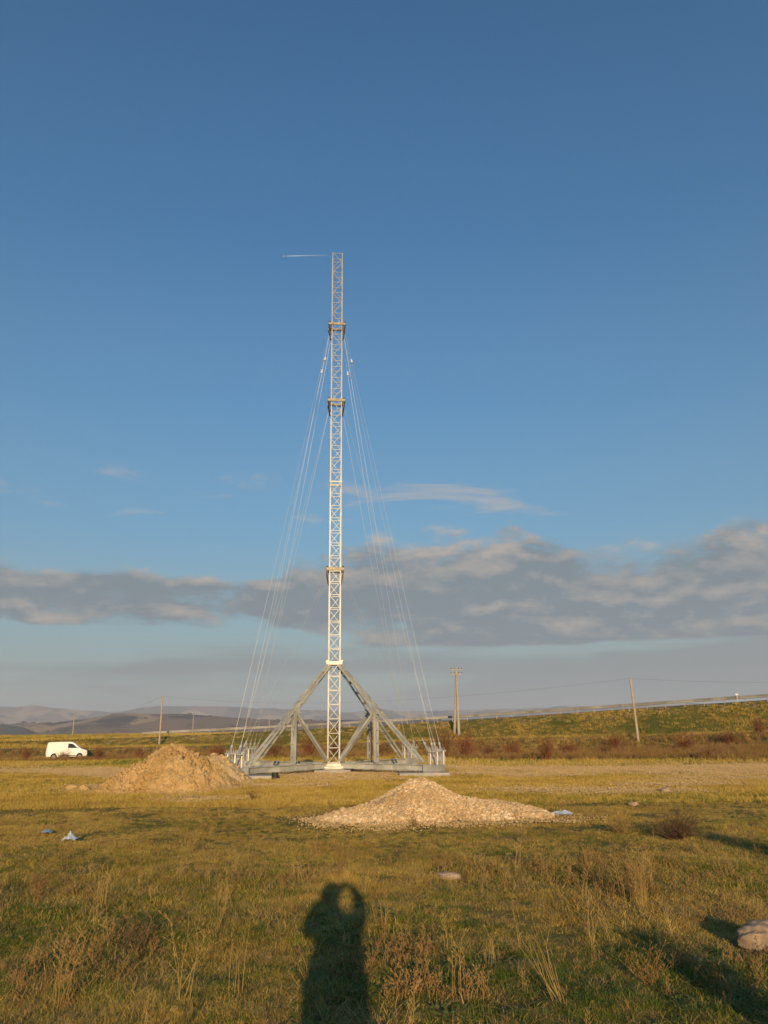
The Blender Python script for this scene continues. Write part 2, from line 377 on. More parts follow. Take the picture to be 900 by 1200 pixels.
# ------------------------------------------------------------------ zones on the ground
def seg_dist(x, y, pts):
    d = np.full(np.shape(x), 1e9)
    for (x0, y0), (x1, y1) in zip(pts[:-1], pts[1:]):
        dx, dy = x1 - x0, y1 - y0; t = np.clip(((x - x0) * dx + (y - y0) * dy) / (dx * dx + dy * dy), 0, 1)
        d = np.minimum(d, np.hypot(x - x0 - t * dx, y - y0 - t * dy))
    return d
TRACK = [(-40, 56), (-21, 42), (-14.5, 37), (-10.5, 33.5), (-7.5, 30.5)]
LEDGE = [(3.2, 45.5), (9, 43.5), (14, 41), (19, 38), (24, 34), (34, 28)]
def zones(x, y):
    x = np.asarray(x, float); y = np.asarray(y, float); r = np.hypot(x, y)
    wob = fbm(x * .3, y * .3, 77, 3)
    dirt = 1.15 * (1 - ss(1.2, 3.0, seg_dist(x, y, TRACK) + wob))
    dirt = np.maximum(dirt, .95 * (1 - ss(.3, 1.5, seg_dist(x, y, LEDGE) + .8 * wob)))
    for cx, cy, sx_, sy_, a in [(9, 37, 8, 3.0, .80), (17, 33, 8, 3.2, .82), (5, 31, 3.2, 1.4, .66), (5.5, 21.5, 3.0, .8, .55), (-2.2, 33, 5.5, 5, .42), (-3, 24.5, 1.6, .7, .5), (-7, 25, 3.2, 3, .45), (1, 15.2, 2.6, 1.2, .5), (9, 24, 2.5, .6, .52), (12, 27, 4, 1.0, .52), (-4.8, 20.0, .9, .5, .5), (-1.5, 27.5, 3, .8, .4)]:
        dirt = np.maximum(dirt, a * np.exp(-((x - cx) / sx_) ** 2 - ((y - cy) / sy_) ** 2) * 1.15)
    dc = crest_y(x) - y
    dirt = np.maximum(dirt, .45 * ss(5, 1.5, dc) * ss(-2, .5, dc) * (x > -40))
    dr = road_y(x) - y
    weed = ss(3.5, 5, dr) * (1 - ss(22, 28, dr + 6 * wob)) * ss(1.0, 2.2, seg_dist(x, y, LEDGE)) * (1 - .6 * ss(-30, -45, x))
    weed = weed * np.where(seg_dist(x, y, TRACK) < 3, .2, 1)
    below = (y - np.interp(x, [p[0] for p in LEDGE], [p[1] for p in LEDGE])) < 0
    weed = np.where(below & (x > 3), 0, weed)
    hill = ss(420, 800, r)
    return dirt, weed, hill

# ------------------------------------------------------------------ ground sheet
def build_ground():
    azf = np.concatenate([np.arange(-180, -48, 3.0), np.arange(-48, 48, .22), np.arange(48, 180, 3.0)])
    rr = [.3]
    while rr[-1] < 12000:
        r = rr[-1]; rr.append(r * (1.05 if r < 3 else 1.014 if r < 16 else 1.011 if r < 150 else 1.03 if r < 1500 else 1.022))
    rr = np.array(rr); A, Rr = np.meshgrid(np.radians(azf), rr)
    X = Rr * np.sin(A); Y = Rr * np.cos(A); Z = terrain(X, Y)
    na, nr = len(azf), len(rr)
    V = np.stack([X.ravel(), Y.ravel(), Z.ravel()], 1); V = np.vstack([V, [[0, 0, T(0, 0)]]])
    i = np.arange(nr - 1)[:, None] * na; j = np.arange(na)[None, :]; jn = (j + 1) % na
    F = np.stack([(i + j), (i + jn), (i + na + jn), (i + na + j)], 2).reshape(-1, 4)[:, ::-1]
    me = np_mesh('ground', V, F, M['ground'])
    bm = bmesh.new(); bm.from_mesh(me); bm.verts.ensure_lookup_table(); c = bm.verts[len(V) - 1]
    for q in range(na): bm.faces.new((c, bm.verts[(q + 1) % na], bm.verts[q]))
    bmesh.ops.recalc_face_normals(bm, faces=bm.faces[:]); bm.to_mesh(me); bm.free()
    if me.polygons[len(me.polygons) // 2].normal.z < 0: me.flip_normals()
    d, w, h = zones(V[:, 0], V[:, 1]); at = me.attributes.new('zone', 'FLOAT_COLOR', 'POINT')
    at.data.foreach_set('color', np.stack([d, w, h, np.ones_like(d)], 1).astype(np.float32).ravel())
    me.polygons.foreach_set('use_smooth', np.full(len(me.polygons), True))
    o = put('ground', me); tag(o, kind='structure')
build_ground()

def ribbon(name, cx, halfw, yf, mat, lift, xs):
    vv = []; 
    for x in xs:
        g = (float(yf(x + 1)) - float(yf(x - 1))) / 2; nx, ny = -g, 1; l = math.hypot(nx, ny); nx /= l; ny /= l
        for k in (-1, -.34, .33, 1): 
            px, py = x + nx * (cx + halfw * k), float(yf(x)) + ny * (cx + halfw * k); vv.append((px, py, 0, k))
    P = np.array(vv); z = terrain(P[:, 0], P[:, 1]); zz = z.reshape(-1, 4)
    V = np.stack([P[:, 0], P[:, 1], (zz.max(1)[:, None] + lift - .03 * np.array([1, 0, 0, 1])[None, :]).ravel()], 1)
    nseg = len(xs); F = [(i * 4 + j, (i + 1) * 4 + j, (i + 1) * 4 + j + 1, i * 4 + j + 1) for i in range(nseg - 1) for j in range(3)]
    me = np_mesh(name, V, F, mat)
    o = put(name, me); sd = o.modifiers.new('thick', 'SOLIDIFY'); sd.thickness = .3; sd.offset = -1
    return tag(o, kind='structure')
ribbon('old_road', 0, 3.0, road_y, M['asphalt'], .05, np.arange(-110, 62, 2.0))
ribbon('embankment_road', 5.0, 4.0, crest_y, M['asphalt'], .06, np.arange(-88, 70, 2.0))

# ------------------------------------------------------------------ guyed mast on its cross-shaped base
MX, MY, MZ = -2.26, 33.0, T(-2.26, 33.0)
SEC, NSEC, HW, BAYS = 4.16, 6, .245, 7
Z0 = .40                                            # mast foot above ground
def build_mast():
    root = thing('guyed_mast', (MX, MY, MZ), 'tall galvanised lattice mast with guy cables on a braced cross base', 'mast', rz=R_(6))
    g = M['galv']; hv = M['galv_heavy']
    bay = SEC / BAYS
    cm = MB()
    for sx in (-1, 1):
        for sy in (-1, 1):
            cm.bar((sx * HW, sy * HW, 0), (sx * HW, sy * HW, SEC - .004), .046, .046)
    chord = cm.mesh('mast_section', g)
    rm = MB(); rm.bar((-HW + .031, 0, 0), (HW - .031, 0, 0), .022, .026); rung = rm.mesh('rung', g)
    dm = MB(); dm.bar((-HW + .03, 0, .03), (HW - .03, 0, bay - .03), .018, .022); diag = dm.mesh('diagonal_brace', g)
    fm = MB()
    for s in (-1, 1):
        fm.bar((-HW - .05, s * (HW + .01), 0), (HW + .05, s * (HW + .01), 0), .05, .07); fm.bar((s * (HW + .01), -HW, 0), (s * (HW + .01), HW, 0), .05, .07)
    flange = fm.mesh('joint_flange', g)
    for k in range(NSEC):
        sec = put('mast_section', chord, root, (0, 0, Z0 + k * SEC))
        for b in range(BAYS):
            for q in range(4):
                rz = q * math.pi / 2; n_ = (math.sin(rz) * HW, -math.cos(rz) * HW)
                put('rung', rung, sec, (n_[0], n_[1], b * bay + .02), (0, 0, rz))
                fl = ((b + k) % 2 == 0)
                put('diagonal_brace', diag, sec, (n_[0], n_[1], b * bay), (0, 0, rz), (1 if fl else -1, 1, 1))
        if k == NSEC - 1:
            for q in range(4):
                rz = q * math.pi / 2; put('rung', rung, sec, (math.sin(rz) * HW, -math.cos(rz) * HW, SEC - .05), (0, 0, rz))
        if k in (3,): put('joint_flange', flange, sec, (0, 0, 0))
    # base cross: four arms to the corners, 45 degrees to the view
    A = 5.3; TOP = Z0 + SEC - .12
    for q in range(4):
        az = math.pi / 4 + q * math.pi / 2; rot = Matrix.Rotation(az, 3, 'Z')
        def P(r, z, s=0.0): v = rot @ Vector((r, s, z)); return (v.x, v.y, v.z)
        bm_ = MB()                                   # I-beam arm
        for zz, w, h in ((.21, .20, .025), (.41, .20, .025), (.31, .022, .18)): bm_.bar(P(.45, zz), P(A, zz), w, h)
        for r in np.linspace(.9, A - .3, 6): bm_.bar(P(r, .223), P(r, .397), .012, .18, up=P(1, 0))
        arm = bm_.build('base_beam', hv, root)
        bo = MB()
        for r in (.8, 1.1, 2.1, 2.6, 3.5, 4.3): bo.box(P(r, .437), (.09, .16, .03), rot)
        for r in (1.5, 3.0, 3.9): bo.bar(P(r - .16, .31, .02), P(r + .16, .31, .02), .02, .14); bo.bar(P(r - .16, .31, -.02), P(r + .16, .31, -.02), .02, .14)
        bo.build('bolt_plate', hv, arm)
        # outer raking strut, a pair of channels with battens
        a0 = (A - .62, .50); a1 = (HW + .10, TOP)
        st = MB()
        for s in (-.12, .12): st.bar(P(a0[0], a0[1], s), P(a1[0], a1[1], s), .036, .088)
        strut = st.build('raking_strut', hv, root)
        bt = MB()
        for t in np.linspace(.06, .94, 9):
            r = a0[0] + (a1[0] - a0[0]) * t; z = a0[1] + (a1[1] - a0[1]) * t
            d = Vector(P(a1[0], a1[1])) - Vector(P(a0[0], a0[1])); d.normalize(); c = Vector(P(r, z)); bt.bar(c - d * .06, c + d * .06, .20, .04, up=None)
        bt.build('batten_plate', hv, strut)
        # post and inner brace
        rp = 2.36; zp = a0[1] + (a1[1] - a0[1]) * (rp - a0[0]) / (a1[0] - a0[0]) - .1
        po = MB()
        for s in (-.09, .09): po.bar(P(rp, .475, s), P(rp, zp, s), .038, .10, up=P(1, 0))
        post = po.build('post', hv, root)
        pb = MB()
        for z in np.linspace(.75, zp - .25, 4): pb.bar(P(rp + .07, z - .05), P(rp + .07, z + .05), .2, .012, up=P(1, 0))
        pb.build('batten_plate', hv, post)
        ib = MB()
        for s in (-.06, .06): ib.bar(P(rp - .06, zp - .06, s), P(HW + .16, .50, s), .035, .10)
        ib.build('inner_brace', hv, root)
        gp = MB(); gp.bar(P(rp - .20, zp + .06), P(rp + .20, zp - .10), .20, .20); gp.build('gusset_plate', hv, root)
        # anchor head at the arm's end
        ah = MB(); ah.bar(P(A - .45, .31), P(A + .26, .31), .46, .24); ah.bar(P(A - .35, .16), P(A + .2, .16), .7, .05)
        for s in (-.21, .21):
            ah.bar(P(A - .1, .42, s), P(A - .1, .98, s), .035, .035); ah.bar(P(A + .22, .42, s), P(A + .22, .95, s), .035, .035)
        ah.bar(P(A - .1, .96, -.36), P(A - .1, .96, .36), .045, .045); ah.bar(P(A + .22, .93, -.36), P(A + .22, .93, .36), .045, .045)
        ah.bar(P(A - .1, .90, -.34), P(A + .22, .90, -.34), .04, .04); ah.bar(P(A - .1, .90, .34), P(A + .22, .90, .34), .04, .04)
        head = ah.build('anchor_head', hv, root)
        for s in (-.30, -.20, -.12, -.03, .05, .16, .30):
            for rr_, zt in ((A - .1, 1.06), (A + .22, 1.02)):
                tr = MB(); tr.tube(P(rr_, .42, s), P(rr_ - .03, zt + .10 * abs(s), s), .012, n=6); tr.tube(P(rr_, .55, s), P(rr_, .72, s), .026, n=6); tr.build('tension_rod', M['cable'], head)
        # guys: three levels per arm, the highest doubled
        k = 0
        for lvl, s, rr_ in ((5, .26, A + .18), (5, -.26, A + .18), (4, .10, A + .10), (2, -.10, A - .02)):
            top = (HW + .14, Z0 + lvl * SEC - .04 - .10 * (k == 1)); zt = 1.30
            low = Vector(P(rr_, .50, s)); up_ = Vector(P(top[0], top[1], s * .25)); d = (up_ - low)
            t1 = (zt - .50) / d.z
            if k != 1 or q in (0, 1, 2, 3):
                w = MB(); n_ = 14; pts = []
                for i in range(n_ + 1):
                    t = t1 + (1 - t1) * i / n_; p = low + d * t; p.z -= .22 * 4 * t * (1 - t) * .6; pts.append(p)
                w.path(pts, [.0048] * len(pts), 5); gw = w.build('guy_cable', M['cable'], root)
                tb = MB(); d1 = d.normalized(); e = low + d * t1
                tb.tube(low, low + d * (t1 * .3), .018, n=6); tb.tube(e - d1 * .18, e + d1 * .1, .016, n=6)
                sd = d1.cross(Vector((0, 0, 1))).normalized() * .035
                for sg in (-1, 1): tb.bar(low + d * (t1 * .28) + sd * sg, e - d1 * .12 + sd * sg, .022, .022)
                tb.tube(low + d * (t1 * .26), low + d * (t1 * .34), .045, n=8); tb.tube(e - d1 * .16, e - d1 * .08, .045, n=8)
                tb.build('turnbuckle', M['cable'], gw)
                if lvl == 5 and k == 0:
                    sh = MB(); c = low + d * .895; sh.tube(c - d1 * .10, c + d1 * .10, .05, .03, n=8); sh.build('cable_clamp', M['aircraft'], gw)
            k += 1
    # collars where struts and guys meet the mast
    def collar(z, mat, ext, dark):
        c = MB(); w = HW + .05
        for s in (-1, 1):
            c.bar((-w - ext, s * w, z), (w + ext, s * w, z), .05, .13); c.bar((s * w, -w + .026, z + .003), (s * w, w - .026, z + .003), .05, .12)
        o = c.build('collar', mat, root)
        e = MB()
        for sx in (-1, 1):
            for sy in (-1, 1):
                e.bar((sx * (w + ext * .9), sy * w, z - .04), (sx * (HW + .05), sy * HW, z - .62 if dark else z - .3), .05, .05)
                e.box((sx * (w + ext * .6), sy * w, z + .09), (.10, .08, .06))
        e.build('guy_bracket', M['dark_steel'] if dark else mat, o)
    collar(Z0 + SEC - .02, M['galv_heavy'], .04, False)
    collar(Z0 + 2 * SEC, M['yellow_steel'], .10, True)
    collar(Z0 + 4 * SEC, M['yellow_steel'], .12, True)
    collar(Z0 + 5 * SEC, M['yellow_steel'], .13, True)
    ft = MB(); ft.box((0, 0, .25), (.8, .8, .06)); ft.box((0, 0, .34), (.62, .62, .12)); ft.box((0, 0, .19), (.9, .9, .05)); ft.build('foot_plate', hv, root, bevel=.01)
build_mast()

def slab(loc, d, rz, label):
    m = MB(); n_ = 6
    m.box((0, 0, d[2] / 2 - .1), (d[0], d[1], d[2] + .2)); o = m.build('concrete_pad', M['concrete'], None, loc, bevel=.02); o.rotation_euler = (0, 0, rz)
    tag(o, label, 'concrete pad', 'concrete pads under the mast base')
def arm_end(q, r=5.15):
    a = R_(51 + 90 * q); return MX + r * math.cos(a), MY + r * math.sin(a)
PADS = [(2, 2.0, 1.0, .3, 'long pale concrete pad under the front left end of the mast base'), (3, 1.9, 1.0, -.35, 'pale concrete pad under the front right end of the mast base'),
        (1, 1.6, 1.0, .3, 'concrete pad under the rear left end of the mast base'), (0, 1.6, 1.0, -.3, 'concrete pad under the rear right end of the mast base')]
for q, w, d, dx, lb in PADS:
    ex, ey = arm_end(q); slab((ex + dx, ey, T(ex, ey)), (w, d, .13), .03, lb)
slab((MX, MY, MZ), (1.5, 1.5, .155), 0, 'square concrete pad under the foot of the mast')
b = MB(); b.tube((0, 0, 0), (0, 0, .22), .13, .12, 12); b.tube((0, 0, .22), (0, 0, .235), .135, .135, 12)
tag(b.build('dark_canister', M['black_plastic'], None, (-4.05, 28.35, T(-4.05, 28.35))), 'small dark canister on the ground at the end of the front left pad', 'canister')

# ------------------------------------------------------------------ piles
def mound(name, cx, cy, prof, sx_, sy_, mat, amp, seed, parent, fr=1.0, n_a=150, n_r=70):
    """mound height from prof(u, v) on a disc, displaced; centre in world"""
    a = np.linspace(0, 2 * np.pi, n_a, endpoint=False); r = np.linspace(0, 1.12, n_r) ** .9
    A, Rr = np.meshgrid(a, r); U = Rr * np.cos(A); Vv = Rr * np.sin(A)
    X = U * sx_; Y = Vv * sy_; H = prof(X, Y)
    nz = fbm((X + seed) * 2.2 * fr, (Y - seed) * 2.2 * fr, seed, 5, .6)
    Z = H + (amp * nz + amp * .32 * fbm((X - seed) * 9 * fr, (Y + seed) * 9 * fr, seed + 50, 3, .6)) * ss(.0, .25, H)
    Z = np.where(Rr > 1.0, -.25, Z)
    V = np.stack([X.ravel(), Y.ravel(), (Z + terrain(X + cx, Y + cy) - T(cx, cy)).ravel()], 1)
    i = np.arange(n_r - 1)[:, None] * n_a; j = np.arange(n_a)[None, :]; jn = (j + 1) % n_a
    F = np.stack([(i + j), (i + jn), (i + n_a + jn), (i + n_a + j)], 2).reshape(-1, 4)[:, ::-1]
    me = np_mesh(name, V, F, mat)
    if me.polygons[n_a * 5].normal.z < 0: me.flip_normals()
    return put(name, me, parent), (X, Y, Z)
ICO = bmesh.new(); bmesh.ops.create_icosphere(ICO, subdivisions=1, radius=1); ICO_V = np.array([v.co[:] for v in ICO.verts]); ICO_F = np.array([[v.index for v in f.verts] for f in ICO.faces]); ICO.free()
def stones_mesh(name, P, S, mat, seed, jitter=.25):
    g = np.random.default_rng(seed); n_ = len(P); q = g.normal(size=(n_, 4)); q /= np.linalg.norm(q, axis=1)[:, None]
    w, x, y, z = q.T
    Rm = np.stack([1 - 2 * (y * y + z * z), 2 * (x * y - z * w), 2 * (x * z + y * w), 2 * (x * y + z * w), 1 - 2 * (x * x + z * z), 2 * (y * z - x * w), 2 * (x * z - y * w), 2 * (y * z + x * w), 1 - 2 * (x * x + y * y)], 1).reshape(-1, 3, 3)
    loc = ICO_V[None] * (1 + g.uniform(-jitter, jitter, (n_, len(ICO_V), 1))) * g.uniform(.6, 1.15, (n_, 1, 3)) * S[:, None, None]
    V = np.einsum('nij,nkj->nki', Rm, loc) + P[:, None, :]
    F = (ICO_F[None] + (np.arange(n_) * len(ICO_V))[:, None, None]).reshape(-1, 3)
    me = np_mesh(name, V.reshape(-1, 3), F, mat, False)
    tone = np.repeat(np.clip(g.normal(.5, .24, n_) + .55 * fbm(P[:, 0] * 1.3, P[:, 1] * 1.3 + P[:, 2] * 2, seed, 3), 0, 1), len(ICO_V)); at = me.attributes.new('tone', 'FLOAT', 'POINT')
    at.data.foreach_set('value', tone.astype(np.float32)); return me

def cone(x, y, cx, cy, h, rx, ry, pw=1.0):
    d = np.sqrt(((x - cx) / rx) ** 2 + ((y - cy) / ry) ** 2)
    return h * np.clip(1.06 - np.sqrt(d * d + .018), 0, None) ** pw
# clay heap
SX, SY = -6.55, 24.0
def soil_prof(x, y):
    e = .12 * fbm(x * 1.3, y * 1.3, 5, 3)
    a = cone(x + e, y - e, -.02, .0, 1.42, 2.05, 1.75, .88); b_ = cone(x + e, y, .85, -.2, .80, 1.15, 1.3, .9); c = cone(x, y + e, -.9, -.5, .62, 1.35, 1.2, .9); d_ = cone(x, y, .3, -.7, .95, 1.4, 1.3, .9)
    k = 9.0; return np.log(np.exp(k * a) + np.exp(k * b_) + np.exp(k * c) + np.exp(k * d_) - 3) / k - .06
root = thing('soil_pile', (SX, SY, T(SX, SY)), 'big heap of dug yellow clay soil left of the mast base', 'soil pile')
mo, (X, Y, Z) = mound('mound', SX, SY, soil_prof, 3.0, 2.6, M['soil'], .22, 11, root, 1.3, 420, 210)
g = np.random.default_rng(3); n_ = 7000; th = g.uniform(0, 2 * np.pi, n_); rd = np.sqrt(g.uniform(0, 1, n_)); px, py = rd * 2.75 * np.cos(th), rd * 2.35 * np.sin(th); pz = soil_prof(px, py)
keep = pz > -.04; px, py, pz = px[keep], py[keep], np.maximum(pz[keep], .0) + .22 * fbm((px[keep] + 11) * 2.86, (py[keep] - 11) * 2.86, 11, 5, .6) * ss(.0, .25, pz[keep]); sz = np.abs(g.normal(.012, .017, len(px))) + .008
low = pz < .25; sz = np.where(low, sz * 1.2, sz); sz = np.where(g.uniform(size=len(sz)) < .012, sz + .05, sz)
tag(put('clods', stones_mesh('clods', np.stack([px, py, pz + sz * .2], 1), sz, M['soil'], 8, .3), root), kind='stuff')
# second pale heap behind it
root = thing('soil_pile', (-6.0, 27.3, T(-6.0, 27.3)), 'small pale sandy heap behind the clay heap, next to the mast base', 'soil pile')
def sand_prof(x, y): return cone(x, y, 0, 0, 1.08, 1.35, 1.3, 1.0) - .05 + .1 * fbm(x * 2, y * 2, 8, 3) * ss(0, .2, cone(x, y, 0, 0, .98, 1.35, 1.3))
mound('mound', -6.0, 27.3, sand_prof, 1.5, 1.5, M['sand'], .08, 23, root, 1.4, 120, 50)
g = np.random.default_rng(4); n_ = 260; th = g.uniform(0, 2 * np.pi, n_); rd = np.sqrt(g.uniform(0, 1, n_)) * 1.4; px, py = rd * np.cos(th), rd * np.sin(th); pz = np.maximum(sand_prof(px, py), 0)
tag(put('clods', stones_mesh('clods', np.stack([px, py, pz], 1), np.abs(g.normal(.03, .02, n_)) + .012, M['sand'], 9, .3), root), kind='stuff')
# gravel heap
GX, GY = .62, 15.7
def grav_prof(x, y):
    e = .06 * fbm(x * 1.5, y * 1.5, 15, 3)
    a = cone(x + e, y, 0, 0, .80, 1.40, 1.35, 1.0); b_ = cone(x, y + e, 1.55, -.1, .30, 1.05, 1.0, .55); c = cone(x, y, -.75, -.15, .30, 1.3, 1.1, .8); d_ = cone(x, y, .75, -.1, .34, 1.2, 1.1, .7)
    k = 14.0; return np.log(np.exp(k * a) + np.exp(k * b_) + np.exp(k * c) + np.exp(k * d_) - 3) / k - .035
root = thing('gravel_pile', (GX, GY, T(GX, GY)), 'low heap of pale mixed gravel with a long tail to the right', 'gravel pile')
mound('mound', GX, GY, grav_prof, 3.0, 1.7, M['gravel_bed'], .04, 31, root, 2.0, 180, 80)
g = np.random.default_rng(5); n_ = 30000; px = g.uniform(-2.6, 3.05, n_); py = g.uniform(-1.55, 1.3, n_); pz = grav_prof(px, py)
keep = pz > .002; px, py, pz = px[keep], py[keep], np.maximum(pz[keep], -.0)
sz = np.clip(g.lognormal(-4.2, .45, len(px)), .007, .042); sz = np.where(pz < .1, sz * 1.25, sz); sz = np.where(g.uniform(size=len(sz)) < .006, sz * 2.2, sz)
tz = terrain(px + GX, py + GY) - T(GX, GY)
tag(put('gravel_stones', stones_mesh('gravel_stones', np.stack([px, py, pz + tz + sz * .15], 1), sz, M['gravel'], 12, .22), root), kind='stuff')

# single stones, plastic litter
def rock(name, loc, d, seed, label, cat, mat='stone', group=None):
    bm = bmesh.new(); bmesh.ops.create_icosphere(bm, subdivisions=5, radius=1)
    V = np.array([v.co[:] for v in bm.verts]); n1 = fbm(V[:, 0] * 1.1 + seed, V[:, 1] * 1.1 + V[:, 2] * 1.3, seed, 5, .55)
    # chip flat facets off, then roughen
    g_ = np.random.default_rng(seed); 
    for _ in range(9):
        nn = g_.normal(size=3); nn /= np.linalg.norm(nn); dd = V @ nn; lim = g_.uniform(.62, .85); V = V - np.outer(np.clip(dd - lim, 0, None), nn) * .9
    V = V * (1 + .35 * n1)[:, None]; V = V * (1 + .055 * fbm(V[:, 0] * 3 + seed + V[:, 2] * 2, V[:, 1] * 3 - V[:, 2] * 2.5, seed + 7, 5, .7))[:, None]
    for v, c in zip(bm.verts, V): v.co = (c[0] * d[0], c[1] * d[1], c[2] * d[2])
    me = bpy.data.meshes.new(name); bm.to_mesh(me); bm.free(); me.materials.append(M[mat]); me.polygons.foreach_set('use_smooth', [True] * len(me.polygons))
    o = put(name, me, None, (loc[0], loc[1], T(loc[0], loc[1]) + loc[2])); tag(o, label, cat, group); return o
rock('boulder', (2.84, 6.32, .05), (.21, .17, .13), 5, 'pinkish limestone boulder half sunk in grass at the lower right edge', 'rock')
rock('stone', (.68, 9.4, .03), (.16, .10, .055), 8, 'flat white stone lying in the grass right of the shadow', 'rock')
rock('stone', (7.4, 21.0, .05), (.13, .10, .10), 9, 'small white stone on the short grass at far right', 'rock')
rock('stone', (5.4, 17.4, .03), (.12, .09, .06), 10, 'pale stone in the grass between gravel heap and dark bush', 'rock')
rock('clod', (-9.6, 24.0, .07), (.22, .16, .13), 12, 'lump of yellow clay lying left of the clay heap', 'soil clod', 'soil')
rock('clod', (-9.15, 23.75, .07), (.16, .14, .12), 13, 'yellow clay lump nearest the left foot of the clay heap', 'soil clod', 'soil')
rock('clod', (-4.9, 20.2, .02), (.30, .2, .06), 14, 'flattened yellow clay lump on the grass right of the clay heap', 'soil clod', 'soil')
def litter(loc, d, seed, label, mat):
    n_ = 26; u, v = np.meshgrid(np.linspace(-1, 1, n_), np.linspace(-1, 1, n_)); r = np.hypot(u, v)
    ed = 1 + .35 * fbm(np.arctan2(v, u) * 1.2 + 9, r * 0 + seed, seed, 3); X_ = u * d[0] * ed; Y_ = v * d[1] * ed
    rg = np.abs(fbm(u * 1.6 + seed, v * 1.6, seed + 3, 2, .5)); Z_ = (.45 + 1.0 * rg) * d[2] * np.clip(1.15 - r * .8, .0, 1) + .01
    V = np.stack([X_.ravel(), Y_.ravel(), Z_.ravel()], 1); i = np.arange(n_ - 1)[:, None] * n_; j = np.arange(n_ - 1)[None]
    F = np.stack([i + j, i + j + 1, i + n_ + j + 1, i + n_ + j], 2).reshape(-1, 4); me = np_mesh('plastic_bag', V, F, M[mat], False)
    o = put('plastic_bag', me, None, (loc[0], loc[1], T(loc[0], loc[1]) + .03)); sdm = o.modifiers.new('thick', 'SOLIDIFY'); sdm.thickness = .004
    tag(o, label, 'plastic bag')
litter((-4.97, 12.55), (.10, .10, .13), 3, 'crumpled pale blue plastic bag in the grass at left', 'plastic_blue')
litter((-5.75, 13.5), (.09, .08, .08), 6, 'deeper blue plastic scrap behind the pale plastic bag', 'plastic_deep')
litter((3.42, 15.55), (.20, .14, .09), 9, 'blue grey plastic sheet at the right tip of the gravel heap', 'plastic_blue')

# ------------------------------------------------------------------ poles and wires
def wood_pole(x, y, h, lean, label, r=.10, arm=False):
    z = T(x, y); root = thing('wire_pole', (x, y, z), label, 'pole', 'wire poles along the old road')
    m = MB(); pts = [Vector((lean[0] * t * h + .02 * math.sin(5 * t), lean[1] * t * h, -.5 + (h + .5) * t)) for t in np.linspace(0, 1, 7)]
    m.path(pts, [r * (1.1 - .35 * t) for t in np.linspace(0, 1, 7)], 10); m.build('shaft', M['pole_wood'], root, smooth=False)
    top = pts[-1]; i = MB(); i.tube(top + Vector((.0, 0, -.02)), top + Vector((0, 0, .10)), .02, n=6); i.tube(top + Vector((0, 0, .06)), top + Vector((0, 0, .16)), .05, .035, n=8); i.build('insulator', M['pole_concrete'], root)
    return Vector((x, y, z)) + top + Vector((0, 0, .1))
tR = wood_pole(19.6, 60.4, 4.75, (-.022, .0), 'slightly leaning wooden pole among red shrubs right of the mast')
tL = wood_pole(-29.9, 101.7, 6.2, (.006, 0), 'pale wooden pole rising behind the clay heap', .12)
tF1 = wood_pole(-116, 285, 7.2, (0, 0), 'distant pole in the field above the white van', .16)
tF2 = wood_pole(-79, 314, 7.2, (0, 0), 'distant pole left of the mast between guardrail and hills', .16)
tF3 = wood_pole(-51.5, 338, 7.2, (0, 0), 'faintest distant pole, seen between the left guy cables and the mast', .16)
tO = wood_pole(46, 36, 4.3, (0, 0), 'wooden wire pole beyond the right edge of the view')
def wire(a, b, sag, label, r=.005):
    m = MB(); n_ = 24; pts = []
    for i in range(n_ + 1):
        t = i / n_; p = a.lerp(b, t); p.z -= sag * 4 * t * (1 - t); pts.append(p)
    m.path(pts, [r] * len(pts), 5); tag(m.build('overhead_wire', M['wire'], None), label, 'wire', 'overhead wires')
wire(tR, tL, 1.35, 'sagging wire from the leaning pole to the pole behind the clay heap')
wire(tR, tO, 1.1, 'wire running right from the leaning pole out of view')
wire(tL, tF1, 2.2, 'wire from the pole behind the clay heap to the distant pole above the van', .008)
def utility_pole():
    x, y = 8.4, 89.6; z = T(x, y); h = 7.6
    root = thing('utility_pole', (x, y, z), 'tall utility pole with crossarms and a brace leg on the embankment', 'utility pole')
    m = MB(); m.path([Vector((0, 0, -.5)), Vector((-.02, 0, h * .5)), Vector((-.05, 0, h))], [.17, .14, .10], 10); m.build('shaft', M['pole_concrete'], root)
    m = MB(); m.path([Vector((-.45, .9, -.1)), Vector((-.3, .55, h * .4)), Vector((-.08, .12, h * .92))], [.16, .13, .09], 10); m.build('brace_leg', M['pole_concrete'], root)
    for zz in (h - .22, h - .72):
        c = MB(); c.bar((-.75, -.14, zz), (.65, -.14, zz), .08, .09); ca = c.build('crossarm', M['pole_wood'], root)
        i = MB()
        for px_ in (-.68, -.3, .22, .58): i.tube((px_, -.14, zz + .03), (px_, -.14, zz + .14), .015, n=6); i.tube((px_, -.14, zz + .12), (px_, -.14, zz + .24), .045, .03, n=8)
        i.build('insulator', M['dark_steel'], ca)
utility_pole()

